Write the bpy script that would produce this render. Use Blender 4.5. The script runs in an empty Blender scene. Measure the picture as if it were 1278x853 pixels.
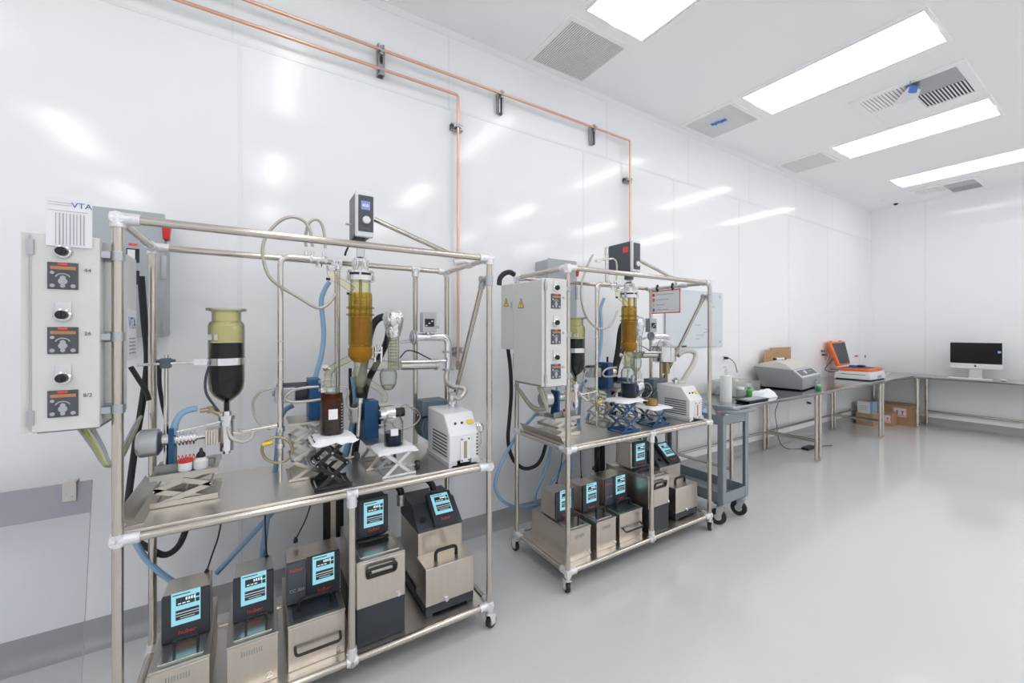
import bpy, math, random
from mathutils import Vector, Matrix
random.seed(7)
C = bpy.context.scene.collection
V = Vector
PI = math.pi
# ---------------------------------------------------------------- camera model (photo frame 1278 x 853)
FPX, TH, CX, HY, EYE = 510.0, math.radians(57.755), 639.0, 414.66, 1.473
CT, ST = math.cos(TH), math.sin(TH)
def P(x, y, Y):
    "point seen at photo position x, y on the plane parallel to the long wall at distance Y"
    d = (x-CX)/FPX; t = Y/(ST-CT*d)
    return V((t*(CT+ST*d), Y, EYE+t*(HY-y)/FPX))
def PX(x, y, X):
    d = (x-CX)/FPX; t = X/(CT+ST*d)
    return V((X, t*(ST-CT*d), EYE+t*(HY-y)/FPX))
def PZ(x, y, Z):
    d = (x-CX)/FPX; t = (EYE-Z)*FPX/(y-HY)
    return V((t*(CT+ST*d), t*(ST-CT*d), Z))
WALL, CEIL, FARX = 2.672, 3.583, 9.055
RX, DX, RL, YF, YR = -0.369, 1.862, 1.356, 1.7775, 2.307
ZT, ZM, ZB = 1.837, 0.806, 0.117
PLATE = 0.826      # top of the middle shelf plate

# ---------------------------------------------------------------- materials
M = {}
def mat(name, col, rough=.5, metal=0., spec=.5, emit=None, es=1., coat=0., bump=None, noise=None):
    m = bpy.data.materials.new(name); m.use_nodes = True
    nt = m.node_tree; b = nt.nodes['Principled BSDF']
    b.inputs['Base Color'].default_value = (*col, 1); b.inputs['Roughness'].default_value = rough
    b.inputs['Metallic'].default_value = metal; b.inputs['Specular IOR Level'].default_value = spec
    b.inputs['Coat Weight'].default_value = coat
    if emit:
        b.inputs['Emission Color'].default_value = (*emit, 1); b.inputs['Emission Strength'].default_value = es
    if noise:      # (scale xyz, amount, roughness amount)
        sc, amt, ra = noise
        tc = nt.nodes.new('ShaderNodeTexCoord'); mp = nt.nodes.new('ShaderNodeMapping'); n = nt.nodes.new('ShaderNodeTexNoise')
        mp.inputs['Scale'].default_value = sc; n.inputs['Scale'].default_value = 1; n.inputs['Detail'].default_value = 4
        nt.links.new(tc.outputs['Object'], mp.inputs['Vector']); nt.links.new(mp.outputs['Vector'], n.inputs['Vector'])
        cr = nt.nodes.new('ShaderNodeMixRGB'); cr.blend_type = 'MIX'
        cr.inputs[1].default_value = (*[c*(1-amt) for c in col], 1); cr.inputs[2].default_value = (*[min(1, c*(1+amt)) for c in col], 1)
        nt.links.new(n.outputs['Fac'], cr.inputs[0]); nt.links.new(cr.outputs[0], b.inputs['Base Color'])
        if ra:
            mr = nt.nodes.new('ShaderNodeMapRange'); mr.inputs['To Min'].default_value = max(.02, rough-ra); mr.inputs['To Max'].default_value = rough+ra
            nt.links.new(n.outputs['Fac'], mr.inputs['Value']); nt.links.new(mr.outputs[0], b.inputs['Roughness'])
    if bump:
        sc, st = bump
        tc = nt.nodes.new('ShaderNodeTexCoord'); n = nt.nodes.new('ShaderNodeTexNoise'); n.inputs['Scale'].default_value = sc; n.inputs['Detail'].default_value = 5
        bp = nt.nodes.new('ShaderNodeBump'); bp.inputs['Strength'].default_value = st; bp.inputs['Distance'].default_value = .01
        nt.links.new(tc.outputs['Object'], n.inputs['Vector']); nt.links.new(n.outputs['Fac'], bp.inputs['Height']); nt.links.new(bp.outputs[0], b.inputs['Normal'])
    M[name] = m
    return m
def glass(name, tint, ior=1.45, rough=.02, body=0.0, bodycol=None):
    m = bpy.data.materials.new(name); m.use_nodes = True; nt = m.node_tree; nt.nodes.clear()
    o = nt.nodes.new('ShaderNodeOutputMaterial'); tr = nt.nodes.new('ShaderNodeBsdfTransparent'); gl = nt.nodes.new('ShaderNodeBsdfGlossy')
    lw = nt.nodes.new('ShaderNodeLayerWeight'); pw = nt.nodes.new('ShaderNodeMath'); pw.operation = 'POWER'; fr = nt.nodes.new('ShaderNodeMath'); fr.operation = 'MULTIPLY_ADD'; mx = nt.nodes.new('ShaderNodeMixShader')
    lw.inputs['Blend'].default_value = .5; pw.inputs[1].default_value = 3.5; fr.inputs[1].default_value = .55 if ior > 1.35 else .3; fr.inputs[2].default_value = .014
    nt.links.new(lw.outputs['Facing'], pw.inputs[0]); nt.links.new(pw.outputs[0], fr.inputs[0])
    tr.inputs['Color'].default_value = (*tint, 1); gl.inputs['Roughness'].default_value = rough
    nt.links.new(fr.outputs[0], mx.inputs[0]); nt.links.new(gl.outputs[0], mx.inputs[2])
    # light crosses more glass near the silhouette, so the tint deepens there
    sq = nt.nodes.new('ShaderNodeMath'); sq.operation = 'POWER'; sq.inputs[1].default_value = 3.0; cm = nt.nodes.new('ShaderNodeMixRGB')
    dk = .35 if ior > 1.35 else .9
    cm.inputs[1].default_value = (*tint, 1); cm.inputs[2].default_value = (*[c*dk for c in tint], 1)
    nt.links.new(lw.outputs['Facing'], sq.inputs[0]); nt.links.new(sq.outputs[0], cm.inputs[0]); nt.links.new(cm.outputs[0], tr.inputs['Color'])
    if body:
        df = nt.nodes.new('ShaderNodeBsdfDiffuse'); df.inputs['Color'].default_value = (*(bodycol or tint), 1)
        m2 = nt.nodes.new('ShaderNodeMixShader'); m2.inputs[0].default_value = body
        nt.links.new(tr.outputs[0], m2.inputs[1]); nt.links.new(df.outputs[0], m2.inputs[2]); nt.links.new(m2.outputs[0], mx.inputs[1])
    else: nt.links.new(tr.outputs[0], mx.inputs[1])
    nt.links.new(mx.outputs[0], o.inputs['Surface']); M[name] = m
    return m
mat('wall', (.905, .912, .922), .10, spec=.38, bump=(1.3, .006))
mat('ceiling', (.95, .95, .955), .55)
mat('floor', (.66, .66, .655), .13, spec=.5, noise=((.8, .8, .8), .02, .03), bump=(1.6, .03))
mat('cove', (.40, .40, .41), .3)
mat('seam', (.87, .878, .89), .15)
mat('steel', (.70, .67, .63), .26, 1.0, noise=((3, 3, 60), .06, .06))
mat('tube_steel', (.60, .56, .50), .19, 1.0)
mat('brushed', (.56, .53, .48), .34, 1.0, noise=((2, 80, 80), .08, .05))
mat('shelf_steel', (.82, .785, .73), .30, 1.0, noise=((4, 4, 4), .07, .08))
mat('tank_steel', (.66, .605, .54), .33, 1.0, noise=((60, 60, 2.), .08, .05))
mat('chrome', (.78, .78, .79), .14, 1.0)
mat('fitting', (.80, .80, .82), .32, .55)
mat('zinc', (.50, .52, .54), .35, .9)
mat('copper', (.80, .47, .35), .28, 1.0)
mat('grey_paint', (.66, .675, .65), .35)
mat('cabinet_dark_edge', (.25, .26, .26), .5)
mat('blue_grey', (.42, .46, .49), .38)
mat('cart_grey', (.235, .265, .29), .42)
mat('black', (.012, .013, .015), .42)
mat('rubber', (.018, .018, .02), .6)
mat('charcoal', (.035, .042, .052), .42)
mat('charcoal_soft', (.055, .065, .08), .5)
mat('panel_dark', (.075, .085, .10), .35)
mat('white_plastic', (.78, .79, .80), .35)
mat('pump_white', (.76, .77, .78), .38)
mat('pump_light', (.60, .62, .64), .4)
mat('vent_dark', (.05, .055, .06), .6)
mat('motor_blue', (.10, .145, .18), .42)
mat('blue', (.008, .075, .20), .38)
mat('table_steel', (.50, .515, .53), .13, 1.0)
mat('blue_hose', (.27, .46, .68), .38)
mat('sticker_blue', (.05, .22, .75), .5)
mat('red', (.62, .03, .02), .35)
mat('red_label', (.75, .08, .07), .5)
mat('orange', (.85, .17, .04), .42)
mat('amber_lcd', (.42, .20, .09), .4, emit=(.9, .35, .1), es=.04)
mat('yellow', (.80, .60, .06), .45)
mat('green', (.10, .42, .12), .45)
mat('brass', (.42, .36, .22), .35, 1.0)
mat('braid', (.50, .47, .42), .38, .85, noise=((300, 300, 300), .25, 0))
mat('corrugated', (.62, .60, .56), .3, .8)
mat('beige_hose', (.56, .54, .49), .45)
mat('paper', (.82, .83, .85), .6)
mat('towel', (.85, .86, .88), .8)
mat('ink', (.10, .12, .16), .6)
mat('ink_grey', (.42, .43, .46), .6)
mat('blue_ink', (.05, .13, .38), .6)
mat('cardboard', (.48, .29, .15), .75, noise=((6, 6, 6), .05, 0))
mat('foil', (.80, .81, .83), .22, 1.0, bump=(45, .8))
mat('dark_liquid', (.003, .009, .030), .12, spec=.15)
mat('brown_liquid', (.030, .012, .006), .12)
mat('amber_liquid', (.50, .26, .03), .1)
mat('amber_film', (.40, .15, .02), .2)
mat('screen_cyan', (.05, .12, .14), .3, emit=(.36, .80, .93), es=.78)
mat('screen_white', (.1, .1, .1), .3, emit=(.8, .95, 1.), es=1.0)
mat('screen_blue', (.02, .03, .08), .3, emit=(.35, .40, .85), es=.7)
mat('monitor_black', (.006, .007, .008), .18)
mat('aluminium', (.72, .73, .74), .35, .6)
mat('yellow_green_wire', (.42, .45, .08), .5)
mat('grey_wire', (.36, .37, .38), .5)
mat('lamp', (.9, .9, .9), .5, emit=(.995, .99, 1.), es=6.4)
mat('lamp_edge', (.9, .9, .9), .5, emit=(.995, .99, 1.), es=1.7)
mat('lamp_strong', (.9, .9, .9), .5, emit=(.995, .99, 1.), es=12.0)
mat('lamp_edge_strong', (.9, .9, .9), .5, emit=(.995, .99, 1.), es=3.7)
mat('lamp_side', (.86, .86, .88), .5)
mat('whiteboard', (.66, .71, .74), .12)
mat('maroon', (.30, .04, .04), .5)
mat('grey_strip', (.36, .35, .40), .5)
mat('instrument', (.34, .35, .365), .42)
mat('beige', (.60, .575, .53), .5)
glass('clear', (.955, .965, .96))
glass('frosty', (.93, .945, .935), body=.10, bodycol=(.85, .88, .86))
glass('yellow_glass', (.975, .965, .87), body=.006, bodycol=(.80, .77, .46))
glass('residue', (.98, .97, .88), body=.20, bodycol=(.88, .87, .68))
glass('amber_glass', (.96, .88, .60), body=.07, bodycol=(.70, .50, .12))
glass('amber_product', (.90, .68, .26), body=.35, bodycol=(.58, .34, .04))
glass('brown_film', (.58, .27, .08), body=.10, bodycol=(.26, .085, .015))
glass('pale_glass', (.955, .955, .91), body=.07, bodycol=(.80, .80, .62))
glass('acrylic', (.955, .958, .968), ior=1.3)
glass('plastic_bag', (.90, .92, .92), body=.3, bodycol=(.8, .84, .84), rough=.2)

# ---------------------------------------------------------------- mesh builder
ORG = {}
class MB:
    def __init__(s, m=None): s.v, s.f, s.m = [], [], m
    def _add(s, vs, fs):
        o = len(s.v)
        s.v += [(s.m @ V(p)) if s.m else V(p) for p in vs]
        s.f += [tuple(i+o for i in f) for f in fs]
        return s
    def box(s, x0, x1, y0, y1, z0, z1):
        x0, x1 = min(x0, x1), max(x0, x1); y0, y1 = min(y0, y1), max(y0, y1); z0, z1 = min(z0, z1), max(z0, z1)
        return s._add([(x0,y0,z0),(x1,y0,z0),(x1,y1,z0),(x0,y1,z0),(x0,y0,z1),(x1,y0,z1),(x1,y1,z1),(x0,y1,z1)],
                      [(0,3,2,1),(4,5,6,7),(0,1,5,4),(1,2,6,5),(2,3,7,6),(3,0,4,7)])
    def cbox(s, c, d, rot=None):
        c = V(c); h = [q/2 for q in d]; R = rot or Matrix.Identity(3)
        vs = [c+R@V((sx*h[0], sy*h[1], sz*h[2])) for sz in (-1,1) for sx, sy in ((-1,-1),(1,-1),(1,1),(-1,1))]
        return s._add(vs, [(0,3,2,1),(4,5,6,7),(0,1,5,4),(1,2,6,5),(2,3,7,6),(3,0,4,7)])
    def hexa(s, p):      # 8 corners, bottom ring then top ring, counter-clockwise from above
        return s._add(p, [(0,3,2,1),(4,5,6,7),(0,1,5,4),(1,2,6,5),(2,3,7,6),(3,0,4,7)])
    def prism(s, poly, d):   # poly: 3D outline, d: extrusion vector
        n = len(poly); d = V(d); a = [V(p) for p in poly]
        return s._add(a+[p+d for p in a], [tuple(reversed(range(n))), tuple(range(n, 2*n))]+[(i, (i+1) % n, (i+1) % n+n, i+n) for i in range(n)])
    def ring(s, c, ax, r, seg, r2=None):
        ax = V(ax).normalized(); u = ax.orthogonal().normalized(); w = ax.cross(u)
        return [V(c)+u*(r*math.cos(2*PI*i/seg))+w*((r2 or r)*math.sin(2*PI*i/seg)) for i in range(seg)]
    def lathe(s, prof, c=(0,0,0), ax=(0,0,1), seg=24, closed=False):   # prof: (radius, height)
        ax = V(ax).normalized(); c = V(c); u = ax.orthogonal().normalized(); w = ax.cross(u)
        vs, fs = [], []; n = len(prof)
        for r, h in prof:
            r = max(r, 1e-5)
            for i in range(seg):
                t = 2*PI*i/seg; vs.append(c+ax*h+u*(r*math.cos(t))+w*(r*math.sin(t)))
        for k in range(n-1 if not closed else n):
            a, b = k*seg, ((k+1) % n)*seg
            for i in range(seg):
                j = (i+1) % seg; fs.append((a+i, a+j, b+j, b+i))
        if not closed:
            if prof[0][0] > 2e-5: fs.append(tuple(reversed(range(seg))))
            if prof[-1][0] > 2e-5: fs.append(tuple((n-1)*seg+i for i in range(seg)))
        return s._add(vs, fs)
    def cyl(s, a, b, r, r2=None, seg=20):
        a, b = V(a), V(b); return s.lathe([(r, 0), (r if r2 is None else r2, (b-a).length)], a, b-a, seg)
    def tube(s, pts, r, seg=10, smooth=True, cyc=False, n=6, rf=None):
        pts = [V(p) for p in pts]
        if smooth and len(pts) > 2: pts = spline(pts, n)
        rings = []; T0 = (pts[1]-pts[0]).normalized(); u = T0.orthogonal().normalized(); L = 0
        for i, p in enumerate(pts):
            t = (pts[min(i+1, len(pts)-1)]-pts[max(i-1, 0)])
            t = t.normalized() if t.length > 1e-9 else T0
            u = (u-t*u.dot(t)); u = u.normalized() if u.length > 1e-6 else t.orthogonal().normalized()
            w = t.cross(u); rr = r if rf is None else r*rf(i, len(pts))
            rings += [p+u*(rr*math.cos(2*PI*k/seg))+w*(rr*math.sin(2*PI*k/seg)) for k in range(seg)]
        m = len(pts)
        fs = [(a*seg+k, a*seg+(k+1) % seg, (a+1)*seg+(k+1) % seg, (a+1)*seg+k) for a in range(m-1) for k in range(seg)]
        fs += [tuple(reversed(range(seg))), tuple((m-1)*seg+k for k in range(seg))]
        return s._add(rings, fs)
    def shell(s, prof, th, c=(0,0,0), ax=(0,0,1), seg=28):   # open vessel wall: outer profile, offset inward by th
        inner = [(max(r-th, 1e-4), h) for r, h in reversed(prof)]
        return s.lathe(list(prof)+inner, c, ax, seg, closed=True)
    def sphere(s, c, r, seg=16, sz=1.):
        n = seg//2
        return s.lathe([(r*math.sin(PI*k/n), -r*sz*math.cos(PI*k/n)) for k in range(n+1)], c, (0,0,1), seg)
    def build(s, name, m, parent=None, bevel=0., smooth=True, ang=35, label=None):
        org = ORG.get(parent.name, V((0,0,0))) if parent else V((0,0,0))
        me = bpy.data.meshes.new(name); me.from_pydata([tuple(p-org) for p in s.v], [], s.f); me.update()
        me.materials.append(M[m]); o = bpy.data.objects.new(name, me); C.objects.link(o)
        if parent: o.parent = parent; ORG[o.name] = org
        if smooth:
            me.shade_smooth(); me.set_sharp_from_angle(angle=math.radians(ang))
        if bevel:
            b = o.modifiers.new('Bevel', 'BEVEL'); b.width = bevel; b.segments = 2; b.limit_method = 'ANGLE'; b.angle_limit = math.radians(40)
        if label: o['label'] = label
        return o
def spline(pts, n=6):
    out = []; q = [pts[0]*2-pts[1]]+pts+[pts[-1]*2-pts[-2]]
    for i in range(1, len(q)-2):
        a, b, c, d = q[i-1:i+3]
        for k in range(n):
            t = k/n; out.append(.5*((2*b)+(c-a)*t+(2*a-5*b+4*c-d)*t*t+(3*b-a-3*c+d)*t**3))
    out.append(pts[-1]); return out
def bend(pts, r, n=5):   # polyline with rounded corners
    pts = [V(p) for p in pts]; out = [pts[0]]
    for i in range(1, len(pts)-1):
        a, b, c = pts[i-1:i+2]; u = (a-b); w = (c-b); rr = min(r, u.length*.45, w.length*.45)
        p, q = b+u.normalized()*rr, b+w.normalized()*rr
        for k in range(n+1):
            t = k/n; out.append(p*(1-t)**2+b*2*t*(1-t)+q*t*t)
    out.append(pts[-1]); return out
def tag(o, label, cat, group=None, kind=None):
    o['label'] = label; o['category'] = cat
    if group: o['group'] = group
    if kind: o['kind'] = kind
    return o
def thing(name, label, cat, loc, group=None, rz=0):
    o = bpy.data.objects.new(name, None); C.objects.link(o); o.location = loc; o.empty_display_size = .05
    o.rotation_euler = (0, 0, rz)
    ORG[o.name] = V(loc) if not rz else V((0,0,0)); return tag(o, label, cat, group)
def struct(name, mb, m, parent=None, **k):
    o = mb.build(name, m, parent, **k)
    if not parent: o['kind'] = 'structure'
    return o
def solo(name, mb, m, label, cat, group=None, **k):     # a thing that is one mesh, its origin at its base
    lo = V((min(p.x for p in mb.v)+max(p.x for p in mb.v), min(p.y for p in mb.v)+max(p.y for p in mb.v), 0))/2; lo.z = min(p.z for p in mb.v)
    mb.v = [p-lo for p in mb.v]; o = mb.build(name, m, None, **k); o.location = lo; ORG[o.name] = lo
    return tag(o, label, cat, group)
_TX = {}
def text(name, s, size, loc, m, parent=None, right=(1,0,0), up=(0,0,1), ext=.0004, align='CENTER', sx=1.):
    key = (s, size, m, align, ext)
    if key not in _TX:
        cu = bpy.data.curves.new(name, 'FONT'); cu.body = s; cu.size = size; cu.extrude = ext; cu.align_x = align; cu.align_y = 'CENTER'; cu.resolution_u = 3
        tmp = bpy.data.objects.new(name, cu); C.objects.link(tmp); bpy.context.view_layer.update()
        me = bpy.data.meshes.new_from_object(tmp.evaluated_get(bpy.context.evaluated_depsgraph_get()))
        bpy.data.objects.remove(tmp); bpy.data.curves.remove(cu); me.materials.clear(); me.materials.append(M[m]); _TX[key] = me
    o = bpy.data.objects.new(name, _TX[key]); C.objects.link(o)
    r = V(right).normalized(); u = V(up).normalized(); n = r.cross(u)
    mt = Matrix((r*sx, u, n)).transposed().to_4x4()
    mt.translation = V(loc)-(ORG.get(parent.name, V((0,0,0))) if parent else V((0,0,0)))
    if parent: o.parent = parent
    o.matrix_local = mt
    return o
def copy_tree(o, parent=None):
    c = o.copy(); C.objects.link(c)
    if parent: c.parent = parent
    if o.name in ORG: ORG[c.name] = ORG[o.name]
    for ch in [x for x in bpy.data.objects if x.parent == o]: copy_tree(ch, c)
    return c
# ================================================================ the room
YB, XB = -4.5, -3.2
struct('floor', MB().box(XB-.1, FARX+.1, YB-.1, WALL+.1, -.12, 0), 'floor', smooth=False)
struct('ceiling', MB().box(XB-.1, FARX+.1, YB-.1, WALL+.1, CEIL, CEIL+.12), 'ceiling', smooth=False)
struct('wall_left', MB().box(XB-.1, FARX+.1, WALL, WALL+.1, 0, CEIL), 'wall', smooth=False)
struct('wall_far', MB().box(FARX, FARX+.1, YB-.1, WALL, 0, CEIL), 'wall', smooth=False)
struct('wall_right', MB().box(XB-.1, FARX+.1, YB-.1, YB, 0, CEIL), 'wall', smooth=False)
struct('wall_back', MB().box(XB-.1, XB, YB, WALL, 0, CEIL), 'wall', smooth=False)
# coved skirting of poured floor running up the walls
def cove(axis):
    r = .055; H = .125; pr = [(0, 0)]+[(-(r-r*math.sin(a)), r-r*math.cos(a)) for a in [k*PI/12 for k in range(7)]]
    prof = [(.0, H), (-.004, H)]+[(-.004-(r-r*math.sin(k*PI/12)), r-r*math.cos(k*PI/12)) for k in range(6, -1, -1)]+[(0, 0.0005)]
    mb = MB()
    if axis == 'left': mb.prism([(XB, WALL+d, z) for d, z in prof], (FARX-XB, 0, 0))
    else: mb.prism([(FARX+d, YB, z) for d, z in prof], (0, WALL-YB, 0))
    return mb
struct('baseboard_left', cove('left'), 'cove'); struct('baseboard_far', cove('far'), 'cove')
n = 1
ZS = 3.05
for x in [-2.5, -1.28, -.065, 1.19, 2.42, 3.66, 4.88, 6.10, 7.32, 8.54]:
    struct('trim_%d' % n, MB().box(x-.011, x+.011, WALL-.0022, WALL, .125, ZS), 'seam', bevel=.0008); n += 1
struct('trim_%d' % n, MB().box(XB, FARX, WALL-.0026, WALL, ZS-.010, ZS+.010), 'seam', bevel=.0008); n += 1
for x in [-1.28, -.10, 1.16, 2.70, 3.90, 5.1, 6.3, 7.5]:
    struct('trim_%d' % n, MB().box(x-.006, x+.006, WALL-.0015, WALL, ZS+.010, CEIL), 'seam'); n += 1
for y in [2.0, .8, -.4, -1.6]:
    struct('trim_%d' % n, MB().box(FARX-.0022, FARX, y-.010, y+.010, .125, CEIL), 'seam'); n += 1
# angle trim between wall and ceiling
struct('trim_%d' % n, MB().prism([(XB, WALL, CEIL), (XB, WALL-.03, CEIL), (XB, WALL-.03, CEIL-.004), (XB, WALL-.004, CEIL-.03), (XB, WALL, CEIL-.03)], (FARX-XB, 0, 0)), 'wall'); n += 1
struct('trim_%d' % n, MB().prism([(FARX, YB, CEIL), (FARX-.03, YB, CEIL), (FARX-.03, YB, CEIL-.004), (FARX-.004, YB, CEIL-.03), (FARX, YB, CEIL-.03)], (0, WALL-YB, 0)), 'wall')

# ================================================================ ceiling lights
def troffer(x, y, label, k=''):
    t = thing('ceiling_light', label, 'ceiling light', (x, y, CEIL), 'recessed troffer lights in the ceiling')
    hx, hy = .286, .586; z = CEIL
    fr = MB()
    for a, b, c, d in ((-hx-.02, -hx, -hy-.02, hy+.02), (hx, hx+.02, -hy-.02, hy+.02), (-hx, hx, -hy-.02, -hy), (-hx, hx, hy, hy+.02)):
        fr.box(x+a, x+b, y+c, y+d, z-.012, z)
    fr.build('frame', 'ceiling', t)
    rf = MB()     # sloping white reflector on both sides, with end caps
    rf.prism([(x-hx, y-hy, z-.001), (x-hx, y-hy, z-.003), (x-.262, y-hy, z-.012), (x-.262, y-hy, z-.001)], (0, 2*hy, 0))
    rf.prism([(x+hx, y-hy, z-.001), (x+.262, y-hy, z-.001), (x+.262, y-hy, z-.012), (x+hx, y-hy, z-.003)], (0, 2*hy, 0))
    rf.build('reflector', 'lamp_side', t)
    q = .095
    for s in (-1, 1):      # softly glowing side lenses
        e = [(x+s*.268, y-hy+.005, z-.003), (x+s*.268, y-hy+.005, z-.006), (x+s*q, y-hy+.005, z-.010), (x+s*q, y-hy+.005, z-.003)]
        MB().prism(e if s > 0 else list(reversed(e)), (0, 2*hy-.01, 0)).build('side_lens', 'lamp_edge'+k, t)
    pr = [(x-q, y-hy+.005, z-.003)]+[(x-q+2*q*k/10, y-hy+.005, z-.010-.008*math.sin(PI*k/10)) for k in range(11)]+[(x+q, y-hy+.005, z-.003)]
    MB().prism(list(reversed(pr)), (0, 2*hy-.01, 0)).build('diffuser', 'lamp'+k, t)
    return t
LX = [2.10, 3.962, 5.836, 7.709]
names = ['nearest to the camera, cut by the photo top edge', 'second along the row, beside the blue-taped vent', 'third along the row, behind the big square grille', 'last in the row before the far wall']
for x, nm in zip(LX, names): troffer(x, 1.407, 'bright rectangular ceiling light panel, '+nm)
for x in (.23, -1.64): troffer(x, 1.407, 'bright rectangular ceiling light panel overhead, left of the photo')
for x in [-1.64, .23]+LX: troffer(x, -.83, 'bright rectangular ceiling light panel of the second row, outside the photo', '_strong')
for x in [-1.64, .23]+LX: troffer(x, -3.07, 'bright rectangular ceiling light panel of the third row, outside the photo', '_strong')
# ================================================================ ceiling grilles
def grille(name, label, x0, x1, y0, y1, slats, along='y'):
    t = thing(name, label, 'ceiling vent', ((x0+x1)/2, (y0+y1)/2, CEIL))
    f = MB(); b = .035
    for a, c, d, e in ((x0-b, x0, y0-b, y1+b), (x1, x1+b, y0-b, y1+b), (x0, x1, y0-b, y0), (x0, x1, y1, y1+b)): f.box(a, c, d, e, CEIL-.008, CEIL)
    f.build('frame', 'ceiling', t)
    MB().box(x0, x1, y0, y1, CEIL-.0015, CEIL-.0005).build('backing', 'zinc', t)
    s = MB(); n = slats
    for k in range(n):
        if along == 'x':
            yy = y0+(k+.5)*(y1-y0)/n; w = (y1-y0)/n*.70; s.box(x0, x1, yy-w/2, yy+w/2, CEIL-.006, CEIL-.0016)
        else:
            xx = x0+(k+.5)*(x1-x0)/n; w = (x1-x0)/n*.42; s.box(xx-w/2, xx+w/2, y0, y1, CEIL-.006, CEIL-.0016)
    s.build('louvres', 'ceiling', t)
    return t
grille('return_vent', 'square fine-slatted return vent beside the nearest ceiling light', 1.81, 2.322, 2.117, 2.584, 30)
v2 = grille('return_vent', 'square return vent with a scrap of blue tape hanging on it', 3.709, 4.205, 2.116, 2.586, 60)
pt = V((3.86, 2.36, CEIL-.008))
tp = thing('masking_tape', 'blue crumpled tape strip stuck on the second return vent', 'tape', pt)
m_ = MB(); p0 = PZ(888, 156, CEIL-.009); p1 = PZ(907, 149, CEIL-.009); d = (p1-p0); q = d.cross(V((0,0,1))).normalized()*.026
for k in range(5):
    a = p0+d*(k/5.); b = p0+d*((k+.85)/5.); z = V((0, 0, -.004-.006*(k % 2)))
    m_.prism([a-q+z, b-q, b+q, a+q+z], (0, 0, .002))
m_.build('tape', 'sticker_blue', tp)
MB().tube([PZ(869, 161, CEIL-.012), PZ(880, 158, CEIL-.03), p0], .0025, 6).build('loose_end', 'ceiling', tp)
grille('return_vent', 'square return vent between the second light and the far corner', 5.605, 6.065, 2.124, 2.566, 60)
def supply(label, x0, x1, y0, y1, flap):
    t = thing('supply_diffuser', label, 'ceiling vent', ((x0+x1)/2, (y0+y1)/2, CEIL), 'louvred supply diffusers')
    f = MB(); b = .06
    for a, c, d, e in ((x0, x0+b, y0, y1), (x1-b, x1, y0, y1), (x0+b, x1-b, y0, y0+b), (x0+b, x1-b, y1-b, y1)): f.box(a, c, d, e, CEIL-.012, CEIL)
    f.build('frame', 'ceiling', t, bevel=.003)
    ym = (y0+y1)/2; xm = (x0+x1)/2
    MB().box(x0+b, x1-b, y0+b, y1-b, CEIL-.0015, CEIL-.0005).build('backing', 'vent_dark', t)
    s = MB()
    MB().box(x0+b, xm-.01, y0+b, ym, CEIL-.010, CEIL-.002).build('damper_plate', 'zinc', t)
    for k in range(14):       # open blades on the near side of the room
        yy = y0+b+(k+.3)*(ym-y0-b)/14
        s.prism([(xm, yy, CEIL-.012), (xm, yy+.010, CEIL-.012), (xm, yy+.016, CEIL-.002), (xm, yy+.006, CEIL-.002)], (x1-b-xm, 0, 0))
    s.build('open_louvres', 'lamp_side', t)
    s = MB()
    for k in range(12):
        yy = ym+(k+.1)*(y1-b-ym)/12; s.box(x0+b, xm, yy, yy+(y1-b-ym)/12*.72, CEIL-.011, CEIL-.003)
    s.box(xm, x1-b, ym, y1-b, CEIL-.011, CEIL-.003)
    s.build('closed_louvres', 'ceiling', t)
    return t
supply('large louvred ceiling diffuser with white film and blue tape hanging from its middle', 4.63, 5.38, .80, 1.53, True)
tf = thing('plastic_film', 'white plastic film scrap with blue tape hanging from the large diffuser', 'film', (5.0, 1.15, CEIL-.03))
a_, b_, c_, d_ = [PZ(x, y, CEIL-.05) for x, y in ((1114, 131), (1134, 109), (1149, 112), (1146, 121))]
mm = MB()
mm.prism([a_, (a_+d_)/2+V((0,0,-.02)), d_, c_, b_], (0, 0, .004)); mm.build('film', 'towel', tf)
a_, b_, c_, d_ = [PZ(x, y, CEIL-.053) for x, y in ((1133, 117), (1136, 107), (1146, 108), (1144, 116))]
MB().prism([a_, d_, c_, b_], (0, 0, .003)).build('tape', 'sticker_blue', tf)
MB().cyl(V(b_)+V((0, 0, .002)), V((b_.x, b_.y, CEIL-.012)), .002, seg=6).build('tape_strip', 'sticker_blue', tf)
supply('louvred ceiling diffuser close to the far wall, behind the last light', 8.28, 8.98, 1.30, 2.02, False)
dm = thing('ceiling_sensor', 'small dark dome sensor on the ceiling near the far corner', 'sensor', (8.86, 2.30, CEIL))
MB().lathe([(.045, 0), (.045, -.008), (.04, -.012)], (8.86, 2.30, CEIL)).build('base', 'lamp_side', dm)
MB().lathe([(.030, -.012), (.028, -.024), (.018, -.034), (.0, -.038)], (8.86, 2.30, CEIL)).build('dome', 'black', dm)
sp = thing('sprinkler_cover', 'flat white round sprinkler cover on the ceiling beside the dark dome', 'sprinkler', (8.5, 2.36, CEIL))
MB().lathe([(.05, 0), (.05, -.006), (.0, -.009)], (8.5, 2.36, CEIL)).build('cover', 'lamp_side', sp)

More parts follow.
